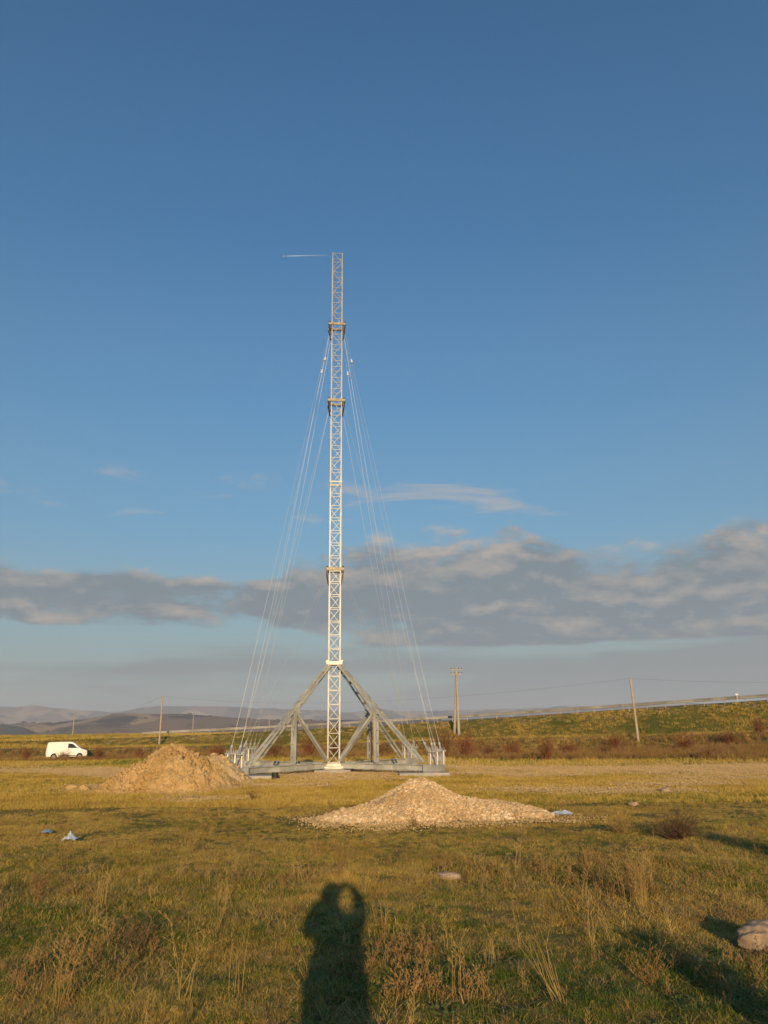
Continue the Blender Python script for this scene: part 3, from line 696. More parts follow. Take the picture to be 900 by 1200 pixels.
# ------------------------------------------------------------------ guardrail on the crest
def guardrail():
    xs = np.arange(-34, 70, .05); L_ = np.concatenate([[0], np.cumsum(np.hypot(np.diff(xs), np.diff(crest_y(xs))))])
    sp_ = np.arange(0, L_[-1], 2.0); px = np.interp(sp_, L_, xs); py = crest_y(px) + .55; pz = terrain(px, py)
    root = thing('guardrail', (px[0], py[0], pz[0]), 'long pale metal guardrail along the top of the embankment', 'guardrail')
    o = Vector((px[0], py[0], pz[0]))
    pm = MB(); pm.box((0, 0, .24), (.05, .08, .94)); pme = pm.mesh('rail_post', M['rail'])
    for a, b_, c in zip(px, py, pz): put('rail_post', pme, root, Vector((a, b_, c)) - o)
    prof = [(.0, .44), (.06, .47), (.06, .53), (0, .58), (0, .62), (.06, .67), (.06, .73), (0, .76), (-.02, .76), (-.02, .44)]
    for k in range(0, len(px) - 1, 2):
        m = MB(); i0, i1 = k, min(k + 2, len(px) - 1); a = Vector((px[i0], py[i0] - .08, pz[i0])) - o; b_ = Vector((px[i1], py[i1] - .08, pz[i1])) - o
        d = (b_ - a).normalized(); s = Vector((d.y, -d.x, 0)).normalized(); vv = [p + s * u + Vector((0, 0, w)) for p in (a, b_ + d * .05) for u, w in prof]; n_ = len(prof)
        m.add(vv, [(i, (i + 1) % n_, n_ + (i + 1) % n_, n_ + i) for i in range(n_)] + [tuple(range(n_)), tuple(range(n_, 2 * n_))]); m.build('rail_beam', M['rail'], root)
guardrail()
m = MB(); xx, yy = 34.6, float(crest_y(34.6)) + .1
m.bar((0, 0, -.3), (0, 0, .95), .04, .04); m.box((0, 0, .90), (.28, .05, .14))
tag(m.build('roadside_marker', M['white_paint'], None, (xx, yy, T(xx, yy)), bevel=.01), 'small white marker plate showing just above the guardrail at right', 'marker')

# ------------------------------------------------------------------ white van
def van():
    x, y = -31.4, 76.3; root = thing('parked_van', (x, y, T(x, y) - .02), 'white panel van parked in the dry weeds below the old road', 'van', rz=R_(19)); root.scale = (.86, .86, .9)
    W = .86
    # side profile (x forward to the right), z
    prof = [(-2.15, .42), (-2.20, .75), (-2.17, 1.15), (-2.08, 1.72), (-1.95, 1.80), (.25, 1.83), (.50, 1.78), (.75, 1.66), (1.38, 1.16), (1.55, 1.08), (2.02, .94), (2.14, .82), (2.18, .45), (2.10, .30)]
    def arch(cx, r=.37): return [(cx + r * math.cos(t), .30 + r * math.sin(t)) for t in np.linspace(0, math.pi, 10)]
    bottom = arch(1.38)[0:] + arch(-1.32)[0:]
    outline = prof + [(x_, z_) for x_, z_ in bottom] + [(-2.1, .30)]
    secs = [(-W, .0), (-W * .985, .0), (W * .985, 0), (W, 0)]
    bm = bmesh.new(); rings = []
    def tum(z): return 1 - .13 * max(0, (z - .95) / .9) ** 1.3
    for s in (-1, -.93, .93, 1):
        rings.append([bm.verts.new((px_ * (1 if abs(s) < .95 else .992), s * W * tum(pz_), pz_ if abs(s) < .95 else .32 + (pz_ - .32) * .985)) for px_, pz_ in outline])
    n_ = len(outline)
    for a, b_ in zip(rings[:-1], rings[1:]):
        for i in range(n_): bm.faces.new((a[i], a[(i + 1) % n_], b_[(i + 1) % n_], b_[i]))
    bm.faces.new(rings[0]); bm.faces.new(rings[-1][::-1]); bmesh.ops.triangulate(bm, faces=[f for f in bm.faces if len(f.verts) > 4]); bmesh.ops.recalc_face_normals(bm, faces=bm.faces[:])
    me = bpy.data.meshes.new('body'); bm.to_mesh(me); bm.free(); me.materials.append(M['white_paint']); body = put('body', me, root)
    for s in (-1, 1):
        for cx in (1.38, -1.32):
            w = MB(); w.tube((cx, s * (W - .20), .30), (cx, s * (W + .0), .30), .31, n=24); t = w.build('wheel', M['rubber'], root)
            rm_ = MB(); rm_.tube((cx, s * (W - .02), .30), (cx, s * (W + .008), .30), .20, .19, n=20); rm_.build('rim', M['rim'], t)
        def panel(name, pts, mat, off, par):
            m_ = MB(); a = [Vector((px_, s * (W * tum(pz_) + off), pz_)) for px_, pz_ in pts]; b2 = [p - Vector((0, s * .03, 0)) for p in a]; k = len(pts)
            m_.add(a + b2, [tuple(range(k)), tuple(range(k, 2 * k))] + [(i, (i + 1) % k, k + (i + 1) % k, k + i) for i in range(k)]); return m_.build(name, mat, par)
        dr = panel('front_door', [(.02, .48), (.02, 1.74), (.42, 1.71), (.72, 1.60), (1.22, 1.16), (1.18, .80), (.98, .50)], M['white_paint'], .006, root)
        panel('side_window', [(.08, 1.18), (.08, 1.64), (.42, 1.63), (.66, 1.54), (1.12, 1.16)], M['glass'], .012, dr)
        hd = MB(); hd.box((.18, s * (W + .012), 1.04), (.16, .03, .035)); hd.build('door_handle', M['black_plastic'], dr)
        panel('cargo_panel', [(-1.75, .98), (-1.75, 1.62), (-.08, 1.66), (-.08, .98)], M['white_paint'], .005, root)
        panel('sill_trim', [(-.9, .36), (-.9, .44), (.96, .44), (.96, .36)], M['black_plastic'], .008, root)
        mi = MB(); mi.box((1.12, s * (W + .10), 1.20), (.10, .18, .16)); mi.build('wing_mirror', M['white_paint'], root, bevel=.03)
        hl = MB(); hl.box((2.02, s * .66, .86), (.22, .26, .16), Matrix.Rotation(.35, 3, 'Y')); hl.build('headlight', M['lamp_clear'], root, bevel=.03)
        tl = MB(); tl.box((-2.14, s * .70, 1.2), (.06, .12, .5), Matrix.Rotation(-.1, 3, 'Y')); tl.build('tail_light', M['lamp_red'], root, bevel=.01)
    ws = MB(); a = [Vector((.80, -.66, 1.645)), Vector((.80, .66, 1.645)), Vector((1.36, .74, 1.20)), Vector((1.36, -.74, 1.20))]; nrm = Vector((.62, 0, .78)) * .012
    ws.add([p + nrm for p in a] + [p - nrm for p in a], [(0, 1, 2, 3), (7, 6, 5, 4), (0, 4, 5, 1), (1, 5, 6, 2), (2, 6, 7, 3), (3, 7, 4, 0)]); ws.build('windscreen', M['glass'], root)
    bp = MB(); bp.box((2.16, 0, .46), (.10, 1.6, .24)); bp.build('front_bumper', M['black_plastic'], root, bevel=.03)
    bp = MB(); bp.box((-2.19, 0, .50), (.10, 1.6, .22)); bp.build('rear_bumper', M['black_plastic'], root, bevel=.03)
van()

# ------------------------------------------------------------------ plants
def blade_tuft(seed, n_, spread, h0, h1, w, lean, segs=3, curl=.6):
    g_ = random.Random(seed); V = []; F = []
    for _ in range(n_):
        a = g_.uniform(0, 6.283); r = spread * math.sqrt(g_.random()); bx, by = r * math.cos(a), r * math.sin(a)
        d = g_.uniform(0, 6.283); h = g_.uniform(h0, h1); ln = g_.uniform(.1, 1) * lean; ww = w * g_.uniform(.6, 1.2); fa = d + g_.uniform(-1.2, 1.2)
        sx_, sy_ = -math.sin(fa), math.cos(fa); o = len(V)
        for k in range(segs + 1):
            t = k / segs; of = h * ln * (t * (1 - curl) + curl * t * t); zz = h * t * (1 - .35 * ln * t * t) - .01
            cx, cy = bx + math.cos(d) * of, by + math.sin(d) * of; hw = ww / 2 * (1 - t ** 1.6)
            if k < segs: V += [(cx - sx_ * hw, cy - sy_ * hw, zz), (cx + sx_ * hw, cy + sy_ * hw, zz)]
            else: V.append((cx, cy, zz))
        for k in range(segs - 1): F.append((o + 2 * k, o + 2 * k + 1, o + 2 * k + 3, o + 2 * k + 2))
        F.append((o + 2 * segs - 2, o + 2 * segs - 1, o + 2 * segs))
    return V, F
def stalk_plant(seed, n_, h0, h1, r, spread, branch=True, heads=True, kink=.25):
    """dry stems with side twigs and seed heads"""
    g_ = random.Random(seed); m = MB()
    for _ in range(n_):
        h = g_.uniform(h0, h1); a = g_.uniform(0, 6.283); l = g_.uniform(0, spread); p = Vector((g_.gauss(0, .02), g_.gauss(0, .02), -.02)); d = Vector((math.cos(a) * l, math.sin(a) * l, 1)).normalized()
        pts = [p.copy()]; K = 4
        for k in range(K):
            p = p + d * (h / K); d = (d + Vector((g_.gauss(0, kink), g_.gauss(0, kink), g_.gauss(0, .08))) * .5).normalized(); pts.append(p.copy())
        m.path(pts, [r * (1 - .6 * k / K) for k in range(K + 1)], 4)
        if branch:
            for k in (2, 3, 4):
                for _b in range(g_.randint(1, 3)):
                    a2 = g_.uniform(0, 6.283); dd = Vector((math.cos(a2), math.sin(a2), g_.uniform(.6, 1.6))).normalized(); q = pts[k] + dd * h * g_.uniform(.08, .22)
                    m.tube(pts[k], q, r * .5, r * .25, 3)
                    if heads:
                        hh = h * .03; m.tube(q - dd * hh, q + dd * hh, r * 1.3, r * .3, 4)
    return m
tufts = bpy.data.collections.new('tuft_library')
def lib(name, V, F, mat):
    me = bpy.data.meshes.new(name); me.from_pydata(V, [], F); me.update(); me.materials.append(mat)
    o = bpy.data.objects.new(name, me); tufts.objects.link(o); return o
LIB = []
for i in range(3): LIB.append(lib('a%02d_green' % i, *blade_tuft(10 + i, 46, .085, .02, .07, .0045, 1.2), M['grass_green']))
for i in range(3): LIB.append(lib('a%02d_dry' % (3 + i), *blade_tuft(20 + i, 36, .095, .02, .08, .0038, 2.0), M['grass_dry']))
for i in range(2): LIB.append(lib('a%02d_litter' % (6 + i), *blade_tuft(30 + i, 30, .11, .05, .13, .005, 3.2), M['straw']))
for i in range(2):
    m = stalk_plant(40 + i, 4, .14, .32, .0020, .5); LIB.append(lib('a%02d_stalk' % (8 + i), m.v, m.f, M['straw']))
for i in range(2):
    V = []; F = []; g_ = random.Random(50 + i)                       # low broad-leaved herbs
    for _ in range(40):
        a = g_.uniform(0, 6.28); l = g_.uniform(.010, .026); r0 = g_.uniform(0, .06); z = g_.uniform(.01, .05); o = len(V); w = l * .36; c, s = math.cos(a), math.sin(a); up = g_.uniform(-.1, .5)
        for u, v in ((0, 0), (.45, -1), (1, 0), (.45, 1)): V.append((c * (r0 + u * l) - s * v * w, s * (r0 + u * l) + c * v * w, z + u * l * up))
        F.append((o, o + 1, o + 2, o + 3))
    LIB.append(lib('a%02d_herb' % (10 + i), V, F, M['leaf_green']))
for i in range(2):
    m = stalk_plant(60 + i, 7, .08, .20, .0024, .9, True, True, .5); LIB.append(lib('a%02d_brownweed' % (12 + i), m.v, m.f, M['weed_brown']))
for i in range(2): LIB.append(lib('a%02d_coarse' % (14 + i), *blade_tuft(70 + i, 26, .30, .10, .26, .016, .9), M['grass_dry']))
for i in range(2): LIB.append(lib('a%02d_coarsegreen' % (16 + i), *blade_tuft(80 + i, 26, .30, .07, .18, .016, .9), M['grass_green']))
for i in range(2):
    m = stalk_plant(90 + i, 12, .25, .60, .008, .6, True, True, .4); LIB.append(lib('a%02d_tallweed' % (18 + i), m.v, m.f, M['weed_brown']))

for i in range(2):                                                      # rough lumps of bare soil
    g_ = np.random.default_rng(200 + i); q = g_.normal(0, .24, (170, 3)); q[:, 2] = 0.0; sz = np.abs(g_.normal(.0, .004, 170)) + .0055
    me = stones_mesh('a%02d_lumps' % (20 + i), q, sz, M['sand'], 300 + i, .3); o = bpy.data.objects.new('a%02d_lumps' % (20 + i), me); tufts.objects.link(o)

for i in range(2):                                                      # far woods and scrub clumps
    g_ = np.random.default_rng(400 + i); q = g_.normal(0, 1.0, (14, 3)); q[:, 2] = np.abs(q[:, 2]) * .25 + .2; sz = g_.uniform(.3, .8, 14)
    me = stones_mesh('a%02d_wood' % (22 + i), q, sz, M['twig_dark'], 500 + i, .35); o = bpy.data.objects.new('a%02d_wood' % (22 + i), me); tufts.objects.link(o)

def scatter(name, P, idx, scl, label, cat):
    me = bpy.data.meshes.new(name); n_ = len(P); me.vertices.add(n_); me.vertices.foreach_set('co', P.astype(np.float32).ravel())
    g_ = np.random.default_rng(n_)
    rot = np.stack([g_.normal(0, .10, n_), g_.normal(0, .10, n_), g_.uniform(0, 6.283, n_)], 1)
    a = me.attributes.new('rot', 'FLOAT_VECTOR', 'POINT'); a.data.foreach_set('vector', rot.astype(np.float32).ravel())
    a = me.attributes.new('scl', 'FLOAT', 'POINT'); a.data.foreach_set('value', scl.astype(np.float32))
    a = me.attributes.new('idx', 'INT', 'POINT'); a.data.foreach_set('value', idx.astype(np.int32))
    o = put(name, me); tag(o, label, cat, kind='stuff')
    ng = bpy.data.node_groups.new(name + '_nodes', 'GeometryNodeTree')
    ng.interface.new_socket('Geometry', in_out='INPUT', socket_type='NodeSocketGeometry'); ng.interface.new_socket('Geometry', in_out='OUTPUT', socket_type='NodeSocketGeometry')
    N = ng.nodes; Lk = ng.links; gi = N.new('NodeGroupInput'); go = N.new('NodeGroupOutput'); iop = N.new('GeometryNodeInstanceOnPoints'); ci = N.new('GeometryNodeCollectionInfo')
    ci.inputs['Collection'].default_value = tufts; ci.inputs['Separate Children'].default_value = True; ci.inputs['Reset Children'].default_value = True
    def attr(nm, ty):
        x = N.new('GeometryNodeInputNamedAttribute'); x.data_type = ty; x.inputs['Name'].default_value = nm; return x.outputs['Attribute']
    iop.inputs['Pick Instance'].default_value = True
    Lk.new(gi.outputs[0], iop.inputs['Points']); Lk.new(ci.outputs[0], iop.inputs['Instance']); Lk.new(attr('idx', 'INT'), iop.inputs['Instance Index'])
    Lk.new(attr('rot', 'FLOAT_VECTOR'), iop.inputs['Rotation']); Lk.new(attr('scl', 'FLOAT'), iop.inputs['Scale']); Lk.new(iop.outputs[0], go.inputs[0])
    md = o.modifiers.new('scatter', 'NODES'); md.node_group = ng; return o

def clear_of(x, y):
    k = np.ones(len(x), bool)
    k &= soil_prof(x - SX, y - SY) < .0; k &= grav_prof(x - GX, y - GY) < .012; k &= np.hypot(x + 6.0, y - 27.6) > 1.25
    for cx, cy, w, d in [(arm_end(q)[0] + dx, arm_end(q)[1], w / 2, d / 2) for q, w, d, dx, _ in PADS] + [(MX, MY, .75, .75)]: k &= ~((abs(x - cx) < w) & (abs(y - cy) < d))
    k &= np.abs(road_y(x) - y) > 3.9
    return k
def field_points(n_, y0, y1, spread=.62, mar=1.6, seed=1):
    """points with density falling off with distance"""
    g_ = np.random.default_rng(seed); u = g_.uniform(size=n_); y = y0 * (y1 / y0) ** u; x = g_.uniform(-1, 1, n_) * (y * spread + mar); return x, y, g_
# foreground turf
x, y, g_ = field_points(120000, 3.4, 19, seed=2)
k = clear_of(x, y); x, y = x[k], y[k]; dirt, weed, _ = zones(x, y)
n1 = fbm(x * .55, y * .55, 101, 4); n2 = fbm(x * .9, y * .9, 131, 4); u = g_.uniform(size=len(x)); near = 1 - ss(5.5, 10.5, y)
green = np.clip(.92 * near + .05 + (.9 + 1.0 * near) * n1, .02, .97); n3 = fbm(x * 1.6, y * 1.6, 151, 3); n4 = fbm(x * .35, y * .35, 171, 3)
v = g_.uniform(size=len(x)); ty = np.where(u < green * .85, 0, 1)                       # 0 green, 1 dry, 2 fallen straw, 3 stalks, 4 herbs, 5 brown weeds
ty = np.where(v < .07 + .30 * np.clip(n3 + .05, 0, 1), 2, ty)
ty = np.where((v > .90) & (v < .90 + .07 * near * (green > .5)), 4, ty)
ty = np.where(v > .9988 - .0022 * (n4 > .1), 3, ty)
ty = np.where((n2 > .10) & (v > .885) & (v < .885 + .018 + .02 * (n2 > .35)), 5, ty)
sub = g_.integers(0, 3, len(x)); idx = np.select([ty == 0, ty == 1, ty == 2, ty == 3, ty == 4, ty == 5], [sub, 3 + sub, 6 + sub % 2, 8 + sub % 2, 10 + sub % 2, 12 + sub % 2])
scl = g_.uniform(.6, 1.25, len(x)) * np.where((g_.uniform(size=len(x)) < .05) & (ty == 0), 1.6, 1.0) * (.62 + .70 * ss(-.35, .5, n2 + .6 * n4)) * (1 - .30 * ss(9, 16, y)) * np.where(ty >= 2, 1, 1 + .25 * ss(8, 18, y))
k = (g_.uniform(size=len(x)) > dirt * 1.2) & (g_.uniform(size=len(x)) > .80 * ss(.08, .35, n3)); x, y, idx, scl = x[k], y[k], idx[k], scl[k]
scatter('meadow_grass', np.stack([x, y, terrain(x, y)], 1), idx, scl, 'mixed green and straw coloured meadow grass over the foreground', 'grass')
# middle field
x, y, g_ = field_points(60000, 18, 48, .62, 2, seed=3)
k = clear_of(x, y); x, y = x[k], y[k]; dirt, weed, _ = zones(x, y); u = g_.uniform(size=len(x)); n1 = fbm(x * .16, y * .16, 101, 4)
idx = np.where(u < .20 + .8 * n1, 16, 14) + g_.integers(0, 2, len(x)); scl = g_.uniform(.22, .55, len(x)) * (1 + .6 * weed)
k = (g_.uniform(size=len(x)) > dirt * 1.9) & (weed < .5); x, y, idx, scl = x[k], y[k], idx[k], scl[k]
scatter('field_grass', np.stack([x, y, terrain(x, y)], 1), idx, scl, 'short yellowish grass over the middle of the field', 'grass')
# lumpy bare soil
x, y, g_ = field_points(120000, 14, 62, .62, 2, seed=9)
dirt, weed, _ = zones(x, y); k = clear_of(x, y) & (g_.uniform(size=len(x)) * 1.05 < dirt * 1.5 - .25) & (y < crest_y(x) - 20); x, y = x[k], y[k]
scatter('bare_soil', np.stack([x, y, terrain(x, y)], 1), 20 + g_.integers(0, 2, len(x)), g_.uniform(.6, 1.5, len(x)), 'lumpy pale bare soil of the track and worn patches', 'soil')
# weed strip before the road, embankment
x, y, g_ = field_points(60000, 38, 112, .66, 3, seed=4)
dirt, weed, _ = zones(x, y); k = clear_of(x, y) & ((weed > .35) | (y > road_y(x)) | (g_.uniform(size=len(x)) < .5)) & (y < crest_y(x) + .3); x, y, weed = x[k], y[k], weed[k]
u = g_.uniform(size=len(x)); back_ = y > road_y(x); n1 = fbm(x * .12, y * .12, 55, 4)
idx = np.where(weed > .35, np.where(u < .40 + .6 * n1, 18, np.where(u < .8, 14, 16)), np.where(u < .52 + n1, 16, 14)) + g_.integers(0, 2, len(x))
vn = (np.hypot((x + 31.0) / 4.2, (y - 72) / 7.0) < 1); idx = np.where(vn & (idx >= 18), 14, idx)
scl = np.where(vn, .45, 1) * np.where(idx >= 18, g_.uniform(.5, 1.0, len(x)), g_.uniform(.7, 1.5, len(x))) * np.where(back_, 1.15, 1)
scatter('rough_weeds', np.stack([x, y, terrain(x, y)], 1), idx, scl, 'brown weeds and rough grass along the old road and embankment', 'weeds')

# far field beyond the old road
g_ = np.random.default_rng(6); n_ = 16000; y = 100 * (370 / 100) ** g_.uniform(size=n_); x = g_.uniform(-.75, .12, n_) * y
k = (y > road_y(x) + 6) & ((y > crest_y(x) + 12) | (x < -40)); x, y = x[k], y[k]; n1 = fbm(x * .03, y * .012, 66, 3)
idx = np.where(g_.uniform(size=len(x)) < .4 + n1, 16, 14) + g_.integers(0, 2, len(x))
scatter('far_field_grass', np.stack([x, y, terrain(x, y)], 1), idx, g_.uniform(1.5, 3.0, len(x)), 'yellow green grass of the far field beyond the old road', 'grass')
# woods and hedges on the far hills
g_ = np.random.default_rng(12); n_ = 26000; rr_ = np.exp(g_.uniform(math.log(700), math.log(8800), n_)); aa = g_.uniform(-.62, .30, n_); x = rr_ * np.sin(aa); y = rr_ * np.cos(aa)
f = fbm(x / 300, y / 700, 91, 4); hedge = np.abs(fbm(x / 420, y / 900, 95, 2)) < .018; k = (f > .20) | hedge | (g_.uniform(size=n_) < .03); x, y, rr_ = x[k], y[k], rr_[k]
scatter('far_woods', np.stack([x, y, terrain(x, y)], 1), 22 + g_.integers(0, 2, len(x)), g_.uniform(2.0, 5.5, len(x)), 'dark woods and hedges on the hazy hills', 'woods')
# --- shrubs: bare red-brown twigs
def shrub_mesh(seed, h, w, n_, r):
    g_ = random.Random(seed); m = MB()
    for _ in range(n_):
        a = g_.uniform(0, 6.283); l = g_.uniform(.1, 1.0); d = Vector((math.cos(a) * l * w / h * .9, math.sin(a) * l * w / h * .9, 1)).normalized(); p = Vector((g_.gauss(0, w * .12), g_.gauss(0, w * .12), -.05)); L_ = h * g_.uniform(.55, 1.08) * (1 - .15 * l)
        pts = [p.copy()]
        for k in range(3):
            p = p + d * (L_ / 3); d = (d + Vector((g_.gauss(0, .22), g_.gauss(0, .22), .06))).normalized(); pts.append(p.copy())
            for _b in range(3):
                a2 = g_.uniform(0, 6.283); dd = (d + Vector((math.cos(a2), math.sin(a2), .2)) * .8).normalized(); m.tube(p, p + dd * L_ * g_.uniform(.12, .30), r * .6, r * .3, 3, False)
        m.path(pts, [r * (1.2 - .25 * k) for k in range(4)], 4)
    return m
shr = [shrub_mesh(s, 1.2, .95, 85, .011) for s in (1, 2, 3)]
shr_me = [m.mesh('twigs', M['weed_red'], False) for m in shr]
stem = [MB() for _ in range(3)]
for i, m in enumerate(stem):
    g_ = random.Random(i)
    for _ in range(5): a = g_.uniform(0, 6.28); m.tube((0, 0, -.1), (math.cos(a) * .15, math.sin(a) * .15, .4), .03, .015, 5)
stem_me = [m.mesh('stems', M['twig_dark']) for m in stem]
SHRUBS = [  # x, y, height, width, label
    (29.6, 61.5, 1.15, 1.25, 'round dark red shrub on the old road edge, rightmost whole one'), (32.3, 60.5, 1.0, 1.2, 'dark red shrub cut by the right edge of the view'),
    (9.9, 48.5, 1.2, 1.15, 'bushy red shrub midway between mast and leaning pole'), (17.6, 60, .95, 1.3, 'low wide red shrub just left of the leaning pole'),
    (3.9, 53.5, 1.75, 1.5, 'large red shrub right behind the right end of the mast base'), (5.6, 54.5, 1.45, 1.5, 'red shrub second to the right of the mast base'),
    (9.3, 57, 1.0, 1.3, 'wide red shrub below the utility pole, right side'), (7.6, 58, .8, 1.2, 'low red shrub straight below the utility pole'),
    (-24.6, 66.5, 1.05, 1.2, 'red brown shrub just right of the white van'), (-20.3, 64, .8, 1.1, 'small red shrub between van and clay heap'), (-28.6, 69, .7, 1.1, 'low red brown shrub before the front of the van'),
    (-32.2, 69.5, .95, .9, 'dark red shrub in front of the rear wheel of the van'), (-35.5, 68.5, .65, 1.2, 'low red brown shrub left of the van'),
    (-8.8, 60, 1.25, 1.6, 'red shrub seen through the left strut of the mast base'), (-6.2, 61, 1.4, 1.6, 'tall red shrub between left post and mast'), (-4.1, 62, .9, 1.5, 'low red shrub straight behind the mast foot'),
    (-.3, 60, .9, 1.5, 'low red shrub seen between mast and right post'), (12.8, 55, .8, 1.5, 'low red shrub left of the bare track edge shrub'), (14.6, 52, .8, 1.2, 'low red shrub before the leaning pole'),
    (20.6, 53.5, .9, 1.4, 'low red brown shrub right of the leaning pole'), (24.2, 55, .8, 1.5, 'wide red brown shrub between leaning pole and round shrub'), (18.4, 44.2, .55, 1.2, 'dark low bush on the lip of the bare ground'),
    (25.8, 48, .7, 1.3, 'brown low shrub nearest the right part of the bare ground'), (-13.5, 62, .9, 1.4, 'red shrub seen between clay heap and the left guy cables')]
for i, (sx_, sy_, h, w, lb) in enumerate(SHRUBS):
    root = thing('bare_shrub', (sx_, sy_, T(sx_, sy_)), lb, 'shrub', 'bare red shrubs along the old road'); root.rotation_euler = (0, 0, i * 1.7); root.scale = (w / .95 * .9, w / .95 * .9, h / 1.2 * 1.2)
    put('twigs', shr_me[i % 3], root); put('stems', stem_me[i % 3], root)

# --- foreground single weeds
def weed(name, x, y, h, n_, spread, r, mat, seed, label, lean=(0, 0), branch=True, kink=.25, cat='weed'):
    m = stalk_plant(seed, n_, h * .5, h, r * .62, spread, branch, True, kink)
    m.v = [(a + lean[0] * c, b_ + lean[1] * c, c) for a, b_, c in m.v]
    o = m.build(name, M[mat], None, (x, y, T(x, y))); tag(o, label, cat, 'single weeds in the foreground'); return o
weed('dry_weed', 2.34, 7.55, .60, 26, .22, .0035, 'straw', 201, 'tall straw coloured weed plume standing alone at right', kink=.15)
weed('dry_weed', 1.02, 5.05, .46, 12, .35, .0035, 'straw', 202, 'leaning straw stalks near the bottom edge, right of the shadow', (-.35, 0), False)
weed('dry_weed', -2.05, 5.25, .66, 8, .35, .0045, 'straw', 203, 'tall bent straw stalks in the lower left corner', (.1, 0), True, .3)
weed('dry_weed', -1.27, 5.15, .52, 6, .3, .004, 'straw', 204, 'pale stalks with twigs left of the shadow near the bottom edge', (.1, 0), True, .35)
weed('dry_weed', -.97, 5.3, .48, 4, .12, .0032, 'straw', 205, 'thin upright straw stems between pale twigs and the shadow', (0, 0), False, .1)
weed('dry_weed', 1.58, 6.5, .42, 12, .30, .003, 'straw', 206, 'straw tuft left of the tall plume, lower right', (.1, 0), False)
weed('dry_weed', 1.0, 6.4, .42, 3, .12, .0028, 'straw', 207, 'single thin straw stem right of the shadow', (-.05, 0), False, .1)
weed('dry_weed', 3.05, 8.1, .40, 14, .4, .003, 'weed_brown', 208, 'brown weed right of the tall straw plume')
weed('dry_weed', -1.45, 7.0, .42, 5, .25, .003, 'straw', 209, 'straw stalks up left of the shadow', (.05, 0), True, .2)
weed('dry_weed', -2.6, 7.3, .42, 5, .3, .003, 'straw', 210, 'straw stalks in the middle of the left foreground')
weed('dry_weed', -3.66, 8.55, .36, 16, .5, .0045, 'weed_brown', 211, 'reddish dock plant at the left edge', cat='weed')
weed('dry_weed', -1.95, 6.35, .34, 22, .9, .004, 'twig_dark', 212, 'tangle of dark dead twigs in the left foreground', kink=.6)
weed('dry_weed', .95, 8.2, .46, 5, .2, .0028, 'straw', 213, 'upright straw stems below the flat white stone')
weed('dry_weed', -.55, 9.4, .30, 12, .5, .003, 'weed_brown', 214, 'brown weed left of the top of the shadow')
weed('dry_weed', .48, 13.9, .26, 16, .6, .0045, 'weed_brown', 215, 'small brown weed before the foot of the gravel heap')
weed('dry_weed', 1.7, 5.5, .30, 22, .9, .0038, 'weed_brown', 216, 'low brown tangle before the limestone boulder', kink=.6)
weed('dry_weed', -.1, 6.2, .22, 14, .8, .003, 'weed_brown', 217, 'low brown weed inside the left part of the shadow')
weed('dry_weed', -2.75, 11.2, .30, 14, .5, .0035, 'weed_brown', 218, 'brown weed behind the left foreground stalks')
weed('dry_weed', -4.3, 10.7, .36, 14, .5, .0035, 'weed_brown', 219, 'brown weed below the plastic bag')
weed('dead_bush', 4.4, 12.2, .48, 150, 2.6, .006, 'twig_dark', 220, 'dark dead bush of fine twigs right of the gravel heap', kink=.4, cat='bush')
weed('dead_bush', 3.75, 12.9, .34, 60, 1.8, .0045, 'weed_brown', 221, 'low brown brush just left of the dark dead bush', kink=.4, cat='bush')
weed('dry_weed', 4.95, 11.3, .34, 12, .4, .003, 'straw', 222, 'straw weed right of the dark dead bush')
weed('dry_weed', -3.35, 19.7, .32, 20, .8, .005, 'weed_red', 223, 'small reddish weed on the short grass below the clay heap')
# bushes just outside the view whose long shadows reach in
weed('dead_bush', 5.25, 8.7, .92, 170, .5, .011, 'twig_dark', 224, 'dead bush beyond the right edge casting a long shadow', cat='bush', kink=.4)
weed('dead_bush', 2.25, 2.7, .74, 150, .3, .011, 'twig_dark', 225, 'dead bush beyond the lower right corner casting a shadow', cat='bush')
weed('dead_bush', -3.85, 5.2, .70, 110, .6, .010, 'twig_dark', 226, 'dead bush beyond the left edge casting a shadow', cat='bush')

